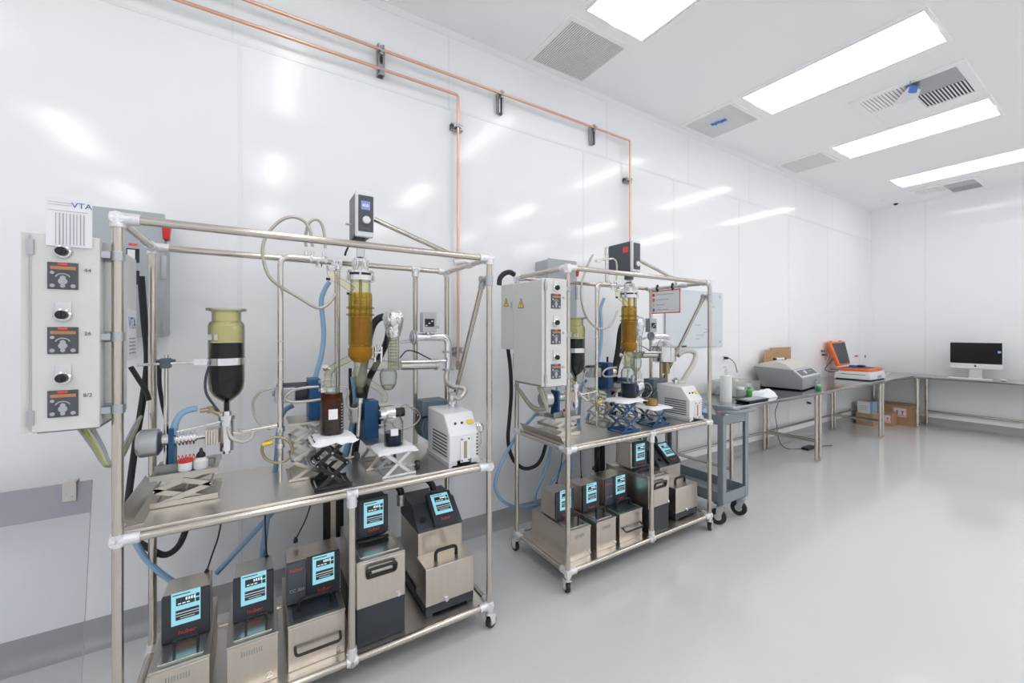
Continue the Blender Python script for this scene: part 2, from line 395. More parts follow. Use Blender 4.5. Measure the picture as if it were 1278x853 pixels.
# ================================================================ copper pipes on struts
YP = WALL-.055
cp1 = solo('copper_pipe', MB().tube(bend([(-1.6, YP, 3.135), (1.205, YP, 3.13), (1.205, YP, 1.27)], .02), .0095, 12, smooth=False), 'copper',
     'lower copper pipe dropping behind the near rack', 'pipe')
solo('copper_pipe', MB().tube(bend([(-1.6, YP, 3.262), (2.944, YP, 3.245), (2.944, YP, 1.55)], .02), .0095, 12, smooth=False), 'copper',
     'upper copper pipe running on to drop behind the far rack', 'pipe')
def strut(label, x, z0, z1, horiz=False, clamps=()):
    t = thing('strut_bracket', label, 'bracket', (x, WALL, z0), 'slotted metal struts holding the copper pipes')
    m = MB(); w, d = .0205, .041
    def bx(a, b, c, dd, e, f):
        if horiz: m.box(x+e, x+f, WALL-dd, WALL-c, (z0+z1)/2+a, (z0+z1)/2+b)
        else: m.box(x+a, x+b, WALL-dd, WALL-c, z0+e, z0+f)
    L = .085 if horiz else z1-z0
    bx(-w, -w+.003, 0, d, 0, L); bx(w-.003, w, 0, d, 0, L); bx(-w, w, 0, .003, 0, L); bx(-w, -w+.010, d-.003, d, 0, L); bx(w-.010, w, d-.003, d, 0, L)
    m.build('channel', 'zinc', t)
    for cx, cz in clamps:
        k = MB(); ax = (0, 0, 1) if horiz else (1, 0, 0)
        a = V((cx, YP, cz)); v = V(ax)*.010
        k.cyl(a-v, a+v, .0155, seg=14)
        if horiz: k.box(cx-.028, cx+.028, YP-.003, YP+.012, cz-.010, cz+.010)
        else: k.box(cx-.010, cx+.010, YP-.003, YP+.012, cz-.028, cz+.028)
        k.cyl(a+V((0, -.028, .0)), a, .004, seg=8)
        k.build('clamp', 'zinc', t)
strut('metal strut clamping both copper pipes above the near rack', .68, 3.10, 3.30, clamps=((.68, 3.132), (.68, 3.253)))
strut('metal strut on the upper pipe, between the two pipe drops', 1.565, 3.115, 3.27, clamps=((1.565, 3.25),))
strut('metal strut on the upper pipe, beside its downward bend', 2.50, 3.115, 3.27, clamps=((2.50, 3.247),))
strut('sideways metal strut on the vertical pipe above the near rack', 1.165, 2.895, 2.935, True, ((1.205, 2.915),))
strut('sideways metal strut on the vertical pipe above the far rack', 2.90, 2.865, 2.905, True, ((2.944, 2.885),))
strut('sideways metal strut low on the pipe, behind the near vacuum pump', 1.165, 1.325, 1.365, True, ((1.205, 1.345),))
MB().cyl((1.205, YP, 1.27), (1.205, YP, 1.21), .013).build('end_valve', 'brass', cp1)
MB().cyl((1.205, YP-.03, 1.235), (1.205, YP, 1.235), .007).build('valve_handle', 'brass', cp1)
# ================================================================ tube racks
TR = .0145
def rack(ox, who):
    t = thing('tube_rack', 'stainless tube frame rack on castors, '+who, 'rack', (ox+RL/2, (YF+YR)/2, 0), 'tube racks on castors')
    x0, x1, y0, y1 = ox, ox+RL, YF, YR
    xm = ox+.71
    def tb(a, b, name='rail', r=TR, m='tube_steel'): MB().cyl(a, b, r, seg=20).build(name, m, t)
    for x, y, za, zb in ((x0, y0, ZB, ZT), (x1, y0, ZB, ZT), (x0, y1, ZB, ZT), (x1, y1, ZB, ZT), (xm, y0, ZB, ZM)):
        tb((x, y, za), (x, y, zb), 'post')
    xr, xs = ox+.738, ox+1.16
    tb((xr, y1, ZM), (xr, y1, ZT), 'post'); tb((xs, y1, ZM), (xs, y1, ZT), 'post')
    for z in (ZT, ZM, ZB):
        tb((x0, y0, z), (x1, y0, z)); tb((x0, y1, z), (x1, y1, z)); tb((x0, y0, z), (x0, y1, z)); tb((x1, y0, z), (x1, y1, z))
    # cast joint fittings
    def fit(c, dirs, L=.055, r=.0195):
        m = MB()
        for d in dirs:
            d = V(d); c_ = V(c); m.cyl(c_-d*.018, c_+d*L, r, seg=18)
            q = c_+d*(L*.62); n = V((0, 0, 1)) if abs(d.z) < .5 else V((0, 1, 0))
            m.cyl(q-d.cross(n)*.0215, q+d.cross(n)*.0215, .0045, seg=8)
        m.build('joint_fitting', 'fitting', t, bevel=.001)
    for z in (ZT, ZM, ZB):
        for x, sx in ((x0, 1), (x1, -1)):
            for y, sy in ((y0, 1), (y1, -1)):
                dz = [(0,0,-.55)] if z == ZT else ([(0,0,.35), (0,0,-.35)] if z == ZM else [(0,0,.3), (0,0,-.45)])
                fit((x, y, z), [(sx,0,0), (0,sy,0)]+dz)
    fit((xm, y0, ZM), [(0,0,-1), (.4,0,0), (-.4,0,0)]); fit((xm, y0, ZB), [(0,0,1), (.4,0,0), (-.4,0,0), (0,0,-.3)])
    for x in (xr, xs): fit((x, y1, ZT), [(0,0,-.8), (.4,0,0), (-.4,0,0)])
    # diagonal brace at the right end and its swivel
    a, b = V((x1-.014, y0+.035, ZT-.10)), V((x1-.014, y1-.01, ZM+.05))
    tb(a, b, 'brace', .0135)
    m = MB(); m.cyl((x1, y0, ZT-.135), (x1, y0, ZT-.085), .0195); m.cyl(a+V((-.02, 0, 0)), a+V((.02, 0, 0)), .017, seg=14); m.cyl((x1, y0, ZT-.11), a, .011); m.cyl(a, a+(b-a).normalized()*.05, .0175)
    m.build('swivel_fitting', 'zinc', t, bevel=.001)
    # horizontal prop from the stirrer head to the right side rail
    a, b = V((ox+.876, 2.09, 2.035)), V((x1-.03, 1.985, ZT+.018))
    tb(a, b, 'brace', .0125)
    m = MB(); m.cyl(b+V((-.012, 0, .0)), b+V((.05, -.015, -.02)), .014); m.cyl((x1, 1.955, ZT), (x1, 2.015, ZT), .0195); m.cyl(b+V((-.06,.012,-.012)), b+V((0,0,-.0)), .0165)
    m.build('swivel_fitting', 'fitting', t, bevel=.001)
    # plates
    m = MB(); m.box(x0+.012, x1-.012, y0+.010, y1-.008, PLATE-.012, PLATE)
    m.build('shelf', 'shelf_steel', t, bevel=.0015)
    m = MB(); m.box(x0+.012, x1-.012, y0+.010, y1-.008, ZB-.006, ZB+.004); m.build('shelf', 'shelf_steel', t, bevel=.0015)
    # angled gutter along the left end of the work shelf
    m = MB(); m.prism([(x0+.016, y0+.05, PLATE), (x0+.052, y0+.05, PLATE), (x0+.052, y0+.05, PLATE+.002), (x0+.018, y0+.05, PLATE+.002), (x0-.012, y0+.05, PLATE+.05), (x0-.014, y0+.05, PLATE+.049)], (0, .42, 0))
    m.build('side_lip', 'brushed', t)
    # castors
    for x, y, a in ((x0, y0, 70), (x1, y0, 20), (x0, y1, 95), (x1, y1, 120)):
        k = MB(); c = V((x, y, 0)); k.cyl((x, y, .075), (x, y, ZB-.01), .012); k.cyl((x, y, .073), (x, y, .079), .020)
        dr = V((math.cos(math.radians(a)), math.sin(math.radians(a)), 0)); ax = V((-dr.y, dr.x, 0)); w = c+dr*.014+V((0, 0, .031))
        for s in (-1, 1): k.prism([w+ax*(s*.016)+dr*dx+V((0,0,dz)) for dx, dz in ((-.012, -.008), (.012, -.008), (.018, .043), (-.026, .043))], ax*(.003*s))
        k.prism([w+ax*q+dr*p+V((0, 0, .040)) for p, q in ((-.026, -.019), (.018, -.019), (.018, .019), (-.026, .019))], (0, 0, .004))
        co = k.build('castor', 'fitting', t)
        wl = MB(); wl.lathe([(.018, -.011), (.029, -.011), (.031, -.006), (.031, .006), (.029, .011), (.018, .011)], w, ax, 24); wl.build('wheel', 'rubber', co)
        hb = MB(); hb.cyl(w-ax*.0125, w+ax*.0125, .018); hb.build('hub', 'zinc', co)
    return t
rack(RX, 'the larger nearer one with the six-sided view of brown bottle and white pump' if False else 'the nearer one at the left of the photo')
rack(RX+DX, 'the farther one in the middle of the photo')

# ================================================================ circulators on the bottom shelves
GZ = ZB+.004
def lcd(parent, o, rt, up, w, h):
    "screen face lying at o (centre), rt and up unit vectors"
    rt, up = V(rt).normalized(), V(up).normalized(); n = rt.cross(up)
    def pl(mb, cx, cy, ww, hh, d, e): mb.prism([o+rt*(cx+sx*ww/2)+up*(cy+sy*hh/2)+n*d for sx, sy in ((-1,-1),(1,-1),(1,1),(-1,1))], n*e)
    s = MB(); pl(s, 0, 0, w, h, .0, .0012); sc = s.build('screen', 'screen_cyan', parent, smooth=False)
    g = MB(); pl(g, -.02*w, .215*h, .74*w*.86, .24*h, .0013, .0003); pl(g, .40*w, .30*h, .13*w, .10*h, .0013, .0003); pl(g, .40*w, .15*h, .13*w, .12*h, .0013, .0003)
    pl(g, .05*w, -.20*h, .80*w, .30*h, .0013, .0003); pl(g, -.15*w, .43*h, .60*w, .03*h, .0013, .0003)
    g.build('readout_blocks', 'charcoal', sc, smooth=False)
    g = MB()
    for k in range(4): pl(g, .02*w+k*.09*w, .265*h, .06*w, .085*h, .0017, .0003)
    for k in range(3): pl(g, -.22*w+k*.15*w, .15*h, .11*w, .03*h, .0017, .0003)
    pl(g, .05*w, -.145*h, .78*w, .018*h, .0017, .0003)
    pl(g, .05*w, -.225*h, .78*w, .012*h, .0017, .0003); pl(g, .05*w, -.30*h, .5*w, .012*h, .0017, .0003)
    g.build('readout_digits', 'screen_white', sc, smooth=False)
def tap(parent, c):
    m = MB(); c = V(c); m.cyl(c, c+V((0, -.022, 0)), .006, seg=12); m.cyl(c+V((0, -.022, 0)), c+V((0, -.026, 0)), .009, seg=12); m.cyl(c+V((-.008, -.012, .006)), c+V((.008, -.012, .006)), .0025, seg=8)
    m.build('drain_tap', 'chrome', parent)
def head(parent, x0, x1, yf, z0, z1, mat_side='tank_steel', wide=False):
    "control head: wedge body with a framed screen on its front"
    b = MB(); yb = yf+.145; zt = z1-.004
    b.hexa([(x0, yf, z0), (x1, yf, z0), (x1, yb, z0), (x0, yb, z0), (x0, yf, z1+.004), (x1, yf, z1+.004), (x1-.003, yb, zt), (x0+.003, yb, zt)])
    bo = b.build('control_head', mat_side, parent, bevel=.002)
    xs = x0
    if wide:
        m = MB(); m.box(x0, x0+.072, yf-.012, yf+.002, z0-.004, z1+.003); pn = m.build('switch_panel', 'panel_dark', parent, bevel=.002)
        text('brand_lettering', 'huber', .022, (x0+.036, yf-.0125, z1-.030), 'red_label', pn)
        text('model_lettering', 'CC 304', .018, (x0+.038, yf-.0125, z0+.052), 'ink_grey', pn)
        xs = x0+.074
    m = MB(); m.box(xs, x1, yf-.014, yf+.004, z0-.006, z1+.006); bz = m.build('screen_bezel', 'charcoal', parent, bevel=.003)
    w = min(.088, (x1-xs)-.030); h = .122; cx = (xs+x1)/2; cz = z0+.055+h/2
    lcd(bz, V((cx, yf-.0142, cz)), (1,0,0), (0,0,1), w, h)
    text('brand_lettering', 'huber', .023, (cx+.004, yf-.0146, z0+.024), 'red_label', bz)
def bath(x0, x1, ztop, label, group):
    yf, yb = 1.840, 2.225
    t = thing('circulator', label, 'circulator', ((x0+x1)/2, (yf+yb)/2, GZ), group)
    m = MB(); m.box(x0, x1, yf, yb, GZ, ztop-.012); m.build('bath_tank', 'tank_steel', t, bevel=.003)
    m = MB(); m.box(x0-.002, x1+.002, yf-.002, yb, ztop-.012, ztop); m.build('lid_frame', 'brushed', t, bevel=.002)
    m = MB(); m.box(x0+.02, x1-.02, yf+.02, yf+.125, ztop, ztop+.004); lid = m.build('lid', 'steel', t, bevel=.001)
    m = MB(); cx = (x0+x1)/2+.01
    for s in (-1, 1): m.box(cx+s*.034-.004, cx+s*.034+.004, yf+.06, yf+.072, ztop+.003, ztop+.048)
    m.box(cx-.038, cx+.038, yf+.06, yf+.072, ztop+.044, ztop+.054); m.build('lid_handle', 'black', lid, bevel=.002)
    m = MB()
    for k in range(9): m.box(x0+.045+k*.008, x0+.048+k*.008, yf-.0008, yf, ztop-.055, ztop-.035)
    m.build('vent_slots', 'cabinet_dark_edge', t)
    tap(t, (x1-.03, yf, GZ+.035)); head(t, x0+.014, x1-.010, 1.992, ztop+.006, ztop+.168)
    return t
def cc_bath(x0, x1, ztop, label, group):
    yf, yb = 1.840, 2.225
    t = thing('circulator', label, 'circulator', ((x0+x1)/2, (yf+yb)/2, GZ), group)
    MB().box(x0, x1, yf, yb, GZ, ztop-.012).build('bath_tank', 'tank_steel', t, bevel=.003)
    MB().box(x0-.002, x1+.002, yf-.002, yb, ztop-.012, ztop).build('lid_frame', 'brushed', t, bevel=.002)
    lid = MB().box(x0+.02, x1-.02, yf+.02, yf+.125, ztop, ztop+.004).build('lid', 'charcoal', t, bevel=.001)
    z = GZ+.075
    MB().tube(bend([(x0+.025, yf, z+.018), (x0+.025, yf-.028, z), (x1-.02, yf-.028, z), (x1-.02, yf, z+.018)], .02), .0055, 10, smooth=False).build('front_handle', 'black', t)
    cx = (x0+x1)/2; MB().tube(bend([(cx-.062, yf+.075, ztop), (cx-.062, yf+.07, ztop+.052), (cx+.062, yf+.07, ztop+.052), (cx+.062, yf+.075, ztop)], .03), .0075, 10, smooth=False).build('carry_handle', 'black', t)
    tap(t, (x1-.03, yf, GZ+.03)); head(t, x0+.004, x1+.002, 1.985, ztop+.008, ztop+.178, wide=True)
    return t
def tower(x0, x1, ztop, label, group, hm):
    yf, yb = 1.822, 2.215
    t = thing('circulator', label, 'circulator', ((x0+x1)/2, (yf+yb)/2, GZ), group)
    zc = GZ+.165
    MB().box(x0+.001, x1-.001, yf+.002, yb, GZ, zc).build('compressor_housing', 'charcoal', t, bevel=.003)
    MB().box(x0, x1, yf, yb, zc, ztop).build('bath_tank', 'tank_steel', t, bevel=.003)
    MB().box(x0, x1, yf, yb, ztop, ztop+.010).build('lid_frame', 'brushed', t, bevel=.002)
    MB().box(x0+.02, x1-.02, yf+.025, yf+.14, ztop+.010, ztop+.014).build('lid', 'steel', t, bevel=.001)
    z = ztop-.042; cx = (x0+x1)/2
    m = MB(); m.tube(bend([(cx-.06, yf-.006, z-.022), (cx-.06, yf-.018, z+.018), (cx+.06, yf-.018, z+.018), (cx+.06, yf-.006, z-.022), (cx-.06, yf-.006, z-.022)], .012), .0065, 10, smooth=False)
    m.cyl((cx-.05, yf+.004, z), (cx-.05, yf-.012, z), .006, seg=10); m.cyl((cx+.05, yf+.004, z), (cx+.05, yf-.012, z), .006, seg=10)
    m.build('front_handle', 'black', t)
    tap(t, (x1-.035, yf, zc+.025))
    yh = 2.0; a, b = x0+.03, x1-.035; zt = ztop+.205
    m = MB(); m.hexa([(a, yh, ztop+.02), (b, yh, ztop+.02), (b, yh+.15, ztop+.02), (a, yh+.15, ztop+.02), (a, yh, zt), (b, yh, zt), (b-.006, yh+.15, zt-.006), (a+.006, yh+.15, zt-.006)])
    m.build('control_head', hm, t, bevel=.006)
    bz = MB().box(a+.012, b+.004, yh-.014, yh+.004, ztop+.035, zt+.006).build('screen_bezel', 'charcoal', t, bevel=.004)
    cx = (a+b)/2+.008
    lcd(bz, V((cx, yh-.0142, ztop+.135)), (1,0,0), (0,0,1), .090, .118)
    text('brand_lettering', 'huber', .022, (cx+.002, yh-.0146, ztop+.060), 'red_label', bz)
    MB().tube(bend([(a+.012, yh-.004, ztop+.012), (a+.012, yh-.045, ztop+.030), (b-.004, yh-.045, ztop+.030), (b-.004, yh-.004, ztop+.012)], .02), .007, 10, smooth=False).build('carry_handle', 'black', t)
    return t
def slanted(x0, x1, ztop, label, group):
    yf, yb = 1.842, 2.27; ym = 1.985
    t = thing('circulator', label, 'circulator', ((x0+x1)/2, (yf+yb)/2, GZ), group)
    zb = GZ+.052; z2 = ztop+.108
    m = MB(); m.box(x0+.002, x1-.002, yf+.004, yb, GZ+.010, zb)
    for x in (x0+.02, x1-.02):
        m.box(x-.016, x+.016, yf+.004, yf+.05, GZ, GZ+.012); m.box(x-.016, x+.016, yb-.05, yb, GZ, GZ+.012)
    m.build('base', 'charcoal', t, bevel=.002)
    MB().box(x0, x1, yf, ym, zb, ztop).build('bath_tank', 'tank_steel', t, bevel=.003)
    MB().box(x0+.012, x1, ym, yb, zb, z2).build('rear_housing', 'tank_steel', t, bevel=.003)
    a = x0+.010
    m = MB(); m.prism([(a, ym-.004, z2), (a, ym-.006, z2+.010), (a, ym+.11, z2+.105), (a, yb+.002, z2+.110), (a, yb+.002, z2)], (x1-a+.002, 0, 0))
    hd = m.build('control_head', 'charcoal_soft', t, bevel=.006)
    dr = V((0, .11, .095)).normalized(); n = V((1,0,0)).cross(dr)
    o = V(((x0+x1)/2+.035, ym+.062, z2+.068)); R = Matrix(((1,0,0), tuple(dr), tuple(n))).transposed()
    bz = MB().cbox(o+n*.012, (.136, .178, .030), R).build('screen_bezel', 'charcoal', t, bevel=.004)
    lcd(bz, o+n*.0272+dr*.020, (1,0,0), dr, .096, .112)
    text('brand_lettering', 'huber', .022, o+n*.0275-dr*.062, 'red_label', bz, (1,0,0), dr)
    kn = MB(); k0 = V((x0+.05, ym+.035, z2+.046)); kn.cyl(k0, k0+n*.012, .013); kn.build('knob', 'black', hd)
    cx = (x0+x1)/2; MB().tube(bend([(cx-.055, 1.90, ztop-.002), (cx-.055, 1.90, ztop+.045), (cx+.055, 1.90, ztop+.045), (cx+.055, 1.90, ztop-.002)], .022), .0085, 10, smooth=False).build('carry_handle', 'black', t)
    tap(t, (cx-.03, yf, zb+.02))
    return t
for ox, w, g in ((RX, 'near', 'circulators under the near rack'), (RX+DX, 'far', 'circulators under the far rack')):
    bath(ox+.063, ox+.232, .305, 'steel bath circulator with small screen, leftmost on the %s rack bottom shelf' % w, g)
    bath(ox+.283, ox+.448, .303, 'narrow steel bath circulator, second from left under the %s rack' % w, g)
    cc_bath(ox+.482, ox+.694, .305, 'circulator with wide two-panel head and black front handle under the %s rack' % w, g)
    tower(ox+.737, ox+.947, .478, 'tall steel and dark circulator with top screen under the %s rack' % w, g, 'charcoal_soft' if w == 'near' else 'tank_steel')
    slanted(ox+1.052, ox+1.305, .350, 'stepped circulator with tilted screen, rightmost under the %s rack' % w, g)

# ================================================================ control cabinets
def keypad(parent, c, s):
    x, y, z = c; m = MB(); m.box(x-s/2, x+s/2, y-.005, y+.004, z-s*.62, z+s*.62); k = m.build('drive_keypad', 'panel_dark', parent, bevel=.001)
    MB().box(x-s*.16, x+s*.16, y-.0065, y-.005, z+s*.49, z+s*.60).build('red_badge', 'red_label', k)
    MB().box(x-s*.40, x+s*.44, y-.0065, y-.005, z+s*.29, z+s*.44).build('display', 'amber_lcd', k)
    m = MB()
    for dx, dz, a, b in ((0, -.08, .10, .07), (0, -.25, .16, .05), (-.34, -.46, .09, .06), (0, -.46, .09, .06), (.34, -.46, .09, .06), (-.34, .14, .08, .05)):
        m.lathe([(s*a, 0), (s*a*.9, .0015), (0, .0018)], (x+dx*s, y-.005, z+dz*s), (0,-1,0), 14)
    m.tube([V((x+s*.24*math.cos(q), y-.0055, z-s*.10+s*.20*math.sin(q))) for q in [PI*.08+k*PI*.84/8 for k in range(9)]], s*.028, 6)
    m.build('buttons', 'ink_grey', k)
def dial(parent, c, s=.03):
    x, y, z = c
    MB().box(x-s*.52, x+s*.52, y-.003, y+.003, z-s*.15, z+s*.95).build('legend_plate', 'aluminium', parent, bevel=.0008)
    m = MB(); m.lathe([(s*.58, 0), (s*.58, .006), (s*.46, .009)], (x, y-.002, z-s*.25), (0,-1,0), 20); d = m.build('dial_ring', 'chrome', parent)
    m = MB(); m.lathe([(s*.42, .006), (s*.40, .020), (s*.34, .022), (0, .022)], (x, y-.002, z-s*.25), (0,-1,0), 20); m.box(x-s*.08, x+s*.08, y-.026, y-.022, z-s*.60, z+s*.1); m.build('dial_knob', 'black', d)
def warning(parent, y, z, x, s):
    "yellow warning triangle on the left face"
    m = MB(); m.prism([(x, y+s/2, z-s*.42), (x, y-s/2, z-s*.42), (x, y, z+s*.46)], (-.0012, 0, 0)); w = m.build('warning_sticker', 'yellow', parent)
    e = MB()
    p = [V((x-.0014, y+s/2, z-s*.42)), V((x-.0014, y-s/2, z-s*.42)), V((x-.0014, y, z+s*.46))]
    for i in range(3): e.cyl(p[i], p[(i+1) % 3], s*.025, seg=5)
    e.prism([(x-.0014, y-.003, z+s*.16), (x-.0014, y+.006, z+s*.02), (x-.0014, y+.001, z+s*.01), (x-.0014, y+.003, z-s*.22), (x-.0014, y-.006, z-s*.0), (x-.0014, y-.001, z+s*.01)], (-.0008, 0, 0))
    e.build('warning_symbol', 'ink', w)
def cabinet(ox, who, detail):
    x0, x1 = ox-.178, ox-.035; y0, y1, y2 = 1.745, 2.07, 2.215; z0, z1 = 1.183, 1.760
    t = thing('control_cabinet', who, 'control cabinet', ((x0+x1)/2, (y0+y2)/2, z0), 'control cabinets on the rack ends')
    MB().box(x0, x1, y0+.012, y1, z0, z1).build('housing', 'grey_paint', t, bevel=.004)
    MB().box(x0, x1, y1, y2, z0+.185, z1+.006).build('rear_housing', 'grey_paint', t, bevel=.004)
    d = MB().box(x0-.001, x1+.001, y0, y0+.010, z0-.004, z1+.003).build('door', 'grey_paint', t, bevel=.003)
    MB().box(x0-.022, x0-.001, y0+.006, y0+.016, z0-.002, z1+.002).build('hinge_flange', 'grey_paint', t, bevel=.001)
    m = MB(); m.cyl((x0-.001, y0+.002, z0+.005), (x0-.001, y0+.002, z1-.005), .0035, seg=10)
    for z in (z0+.04, z1-.04): m.box(x0-.008, x0+.006, y0-.004, y0+.004, z-.022, z+.022)
    m.build('hinge', 'zinc', t)
    cx = (x0+x1)/2-.006
    for k, z in enumerate((z1-.040, z1-.228, z1-.416)): dial(d, (cx, y0, z), .032)
    for k, z in enumerate((z1-.120, z1-.312, z1-.500)):
        keypad(d, (cx, y0, z), .064)
        text('handwriting', ('44', '26', '8/2')[k], .016, (cx+.052, y0-.0006, z+.02), 'ink', d)
    MB().box(x0+.006, x1-.006, y0+.02, y1-.01, z0-.010, z0).build('cable_gland_plate', 'cabinet_dark_edge', t)
    for z in (z1-.045, z0+.275, z0+.045):     # mounting straps to the post
        m = MB(); m.box(x1-.002, ox+.004, y0+.055, y0+.060, z-.018, z+.018); m.cyl((ox, YF, z-.014), (ox, YF, z+.014), TR+.004, seg=16); m.box(ox-.034, ox-.012, y0+.008, y0+.058, z-.010, z+.010)
        m.build('mounting_bracket', 'zinc', t)
    if detail:
        g = MB().box(x1, x1+.001, 2.073, 2.208, z1-.395, z1-.200).build('side_label', 'paper', t)
        text('logo_lettering', 'VTA', .066, (x1+.0014, 2.140, z1-.255), 'blue_ink', g, (0,1,0), (0,0,1), sx=.9)
        m = MB()
        for k in range(5): m.box(x1+.001, x1+.0018, 2.092+.006*(k % 2), 2.188, z1-.315-k*.014, z1-.309-k*.014)
        m.build('printed_lines', 'ink_grey', g)
    warning(t, 1.985, 1.640, x0, .062); warning(t, 2.150, 1.655, x0, .056)
    m = MB(); m.box(x0-.003, x0, 2.085, 2.10, 1.62, 1.655); m.build('side_latch', 'zinc', t)
    return t
cabinet(RX, 'grey control cabinet with three keypads, on the left end of the near rack', 1)
cabinet(RX+DX, 'grey control cabinet with yellow warning triangles, on the left end of the far rack', 0)
# ================================================================ work tables along the walls
TZ = .802
def table(x0, x1, y0, y1, label, front='y'):
    t = thing('work_table', label, 'table', ((x0+x1)/2, (y0+y1)/2, 0), 'stainless work tables')
    MB().box(x0, x1, y0, y1, TZ-.034, TZ).build('table_top', 'table_steel', t, bevel=.006)
    ins = .045; r = .017
    for x in (x0+ins, x1-ins):
        for y in (y0+.045, y1-ins):
            l = MB(); l.cyl((x, y, .02), (x, y, TZ-.034), r, seg=16).lathe([(.019, .055), (.021, .045), (.015, .02), (.012, .0)], (x, y, 0), (0,0,1), 14); l.cyl((x, y, TZ-.10), (x, y, TZ-.034), .021, seg=14)
            l.build('leg', 'tube_steel', t)
    z = .23; m = MB()
    if front == 'y':
        m.cyl((x0+ins, y1-ins, z), (x1-ins, y1-ins, z), .014, seg=14)
        for x in (x0+ins, x1-ins): m.cyl((x, y0+.045, z), (x, y1-ins, z), .014, seg=14)
    else:
        m.cyl((x1-ins, y0+.045, z), (x1-ins, y1-ins, z), .014, seg=14)
        for y in (y0+.045, y1-ins): m.cyl((x0+ins, y, z), (x1-ins, y, z), .014, seg=14)
    m.build('brace_rail', 'tube_steel', t)
    return t
table(3.60, 5.40, 2.02, WALL-.005, 'steel work table nearest the racks, carrying the grey instrument')
table(5.405, 7.37, 2.02, WALL-.005, 'steel work table in the row middle, carrying the orange case')
table(7.375, FARX-.006, 2.02, WALL-.005, 'short steel table in the room corner above the cardboard boxes')
table(8.477, FARX-.005, -.30, 2.015, 'steel table along the far wall under the computer', 'x')

# ---------------------------------------------------------------- grey analytical instrument on the first table
t = thing('bench_instrument', 'grey bench instrument with sloped control panel on the first steel table', 'instrument', (5.0, 2.4, TZ+.004))
zb = TZ+.012
A_ = V((5.26, 2.16, zb)); ux = V((.990, .135, 0)).normalized(); W = .72; D = .42; uy = V((-.12, .993, 0)).normalized()
L_ = [A_, V((A_.x, A_.y, .945)), V((A_.x-.01, A_.y+.10, 1.035)), V((5.02, 2.58, 1.065)), V((5.20, 2.575, zb))]
MB().prism(L_, ux*W).build('housing', 'instrument', t, bevel=.006)
P1_, P2_ = L_[2], L_[3]; dd_ = P2_-P1_
m = MB(); m.prism([P1_+V((0,0,.001)), P1_+dd_*.15+V((0,0,.055)), P1_+dd_*.45+V((0,0,.090)), P1_+dd_*.75+V((0,0,.055)), P2_+V((0,0,.002))], ux*W*.96); m.build('lid', 'beige', t, bevel=.006)
up = (L_[2]-L_[1]).normalized(); nr = ux.cross(up).normalized(); oc_ = (L_[1]+L_[2])/2
def PL(mb, cu, cv, w, h, d, e):
    o = oc_+ux*cu+up*cv+nr*d; mb.prism([o+ux*(sx*w/2)+up*(sy*h/2) for sx, sy in ((-1,-1),(1,-1),(1,1),(-1,1))], nr*e)
m = MB(); PL(m, W/2, 0, W-.03, .118, 0, .003); pn = m.build('control_panel', 'pump_light', t, bevel=.001)
m = MB(); PL(m, W/2, .004, W-.12, .082, .003, .002); m.build('display', 'panel_dark', pn)
o = oc_+ux*(W*.34)+nr*.005; MB().cyl(o, o+nr*.016, .024).build('knob', 'white_plastic', pn)
m = MB()
for k in range(4): o = oc_+ux*(W*.58+k*.05)+nr*.005+up*.010; m.cyl(o, o+nr*.003, .006, seg=10)
m.build('buttons', 'aluminium', pn)
for u, v in ((.04, .04), (W-.04, .04), (W-.04, D-.05), (.04, D-.05)): q = A_+ux*u+uy*v; MB().cyl((q.x, q.y, TZ), (q.x, q.y, zb), .012, seg=10).build('foot', 'rubber', t)
o1, o2 = P1_+dd_*.50+ux*.05+V((0,0,.103)), P1_+dd_*.40+ux*.30+V((0,0,.103)); ax = (o2-o1)
rl = thing('label_roll', 'small white roll with black ends resting on top of the grey instrument', 'roll', (o1+o2)/2)
MB().cyl(o1+ax*.14, o2-ax*.14, .014).build('roll', 'paper', rl); MB().cyl(o1, o1+ax*.14, .014).build('end_cap', 'black', rl); MB().cyl(o2-ax*.14, o2, .014).build('end_cap', 'black', rl)

# ---------------------------------------------------------------- open cardboard box behind the instrument
a, b = P(954, 436.5, 2.60), P(994.5, 452, 2.60)
t = thing('cardboard_box', 'open brown cardboard box standing behind the grey instrument', 'box', ((a.x+b.x)/2, 2.55, TZ), None)
x0, x1, z1 = 5.32, 6.10, TZ+.30
m = MB(); th = .005; y0_, y1_ = 2.60, 2.665
for q in ((x0, x1, y0_, y0_+th), (x0, x1, y1_-th, y1_), (x0, x0+th, y0_, y1_), (x1-th, x1, y0_, y1_)): m.box(*q, TZ, z1)
m.box(x0, x1, y0_, y1_, TZ, TZ+th); m.build('walls', 'cardboard', t)
MB().prism([(x0, y0_, z1), (x0+.30, y0_, z1), (x0+.30, y0_, z1+.13), (x0+.02, y0_, z1+.15)], (0, .004, 0)).build('flap', 'cardboard', t)
MB().prism([(x0+.30, y1_-.02, z1), (x1, y1_-.02, z1), (x1, y1_-.02, z1+.17), (x0+.24, y1_-.02, z1+.17)], (0, .005, 0)).build('flap', 'cardboard', t)
MB().cyl((x0+.42, y1_-.022, z1+.10), (x0+.42, y1_-.020, z1+.10), .022, seg=16).build('hand_hole_print', 'cabinet_dark_edge', t)

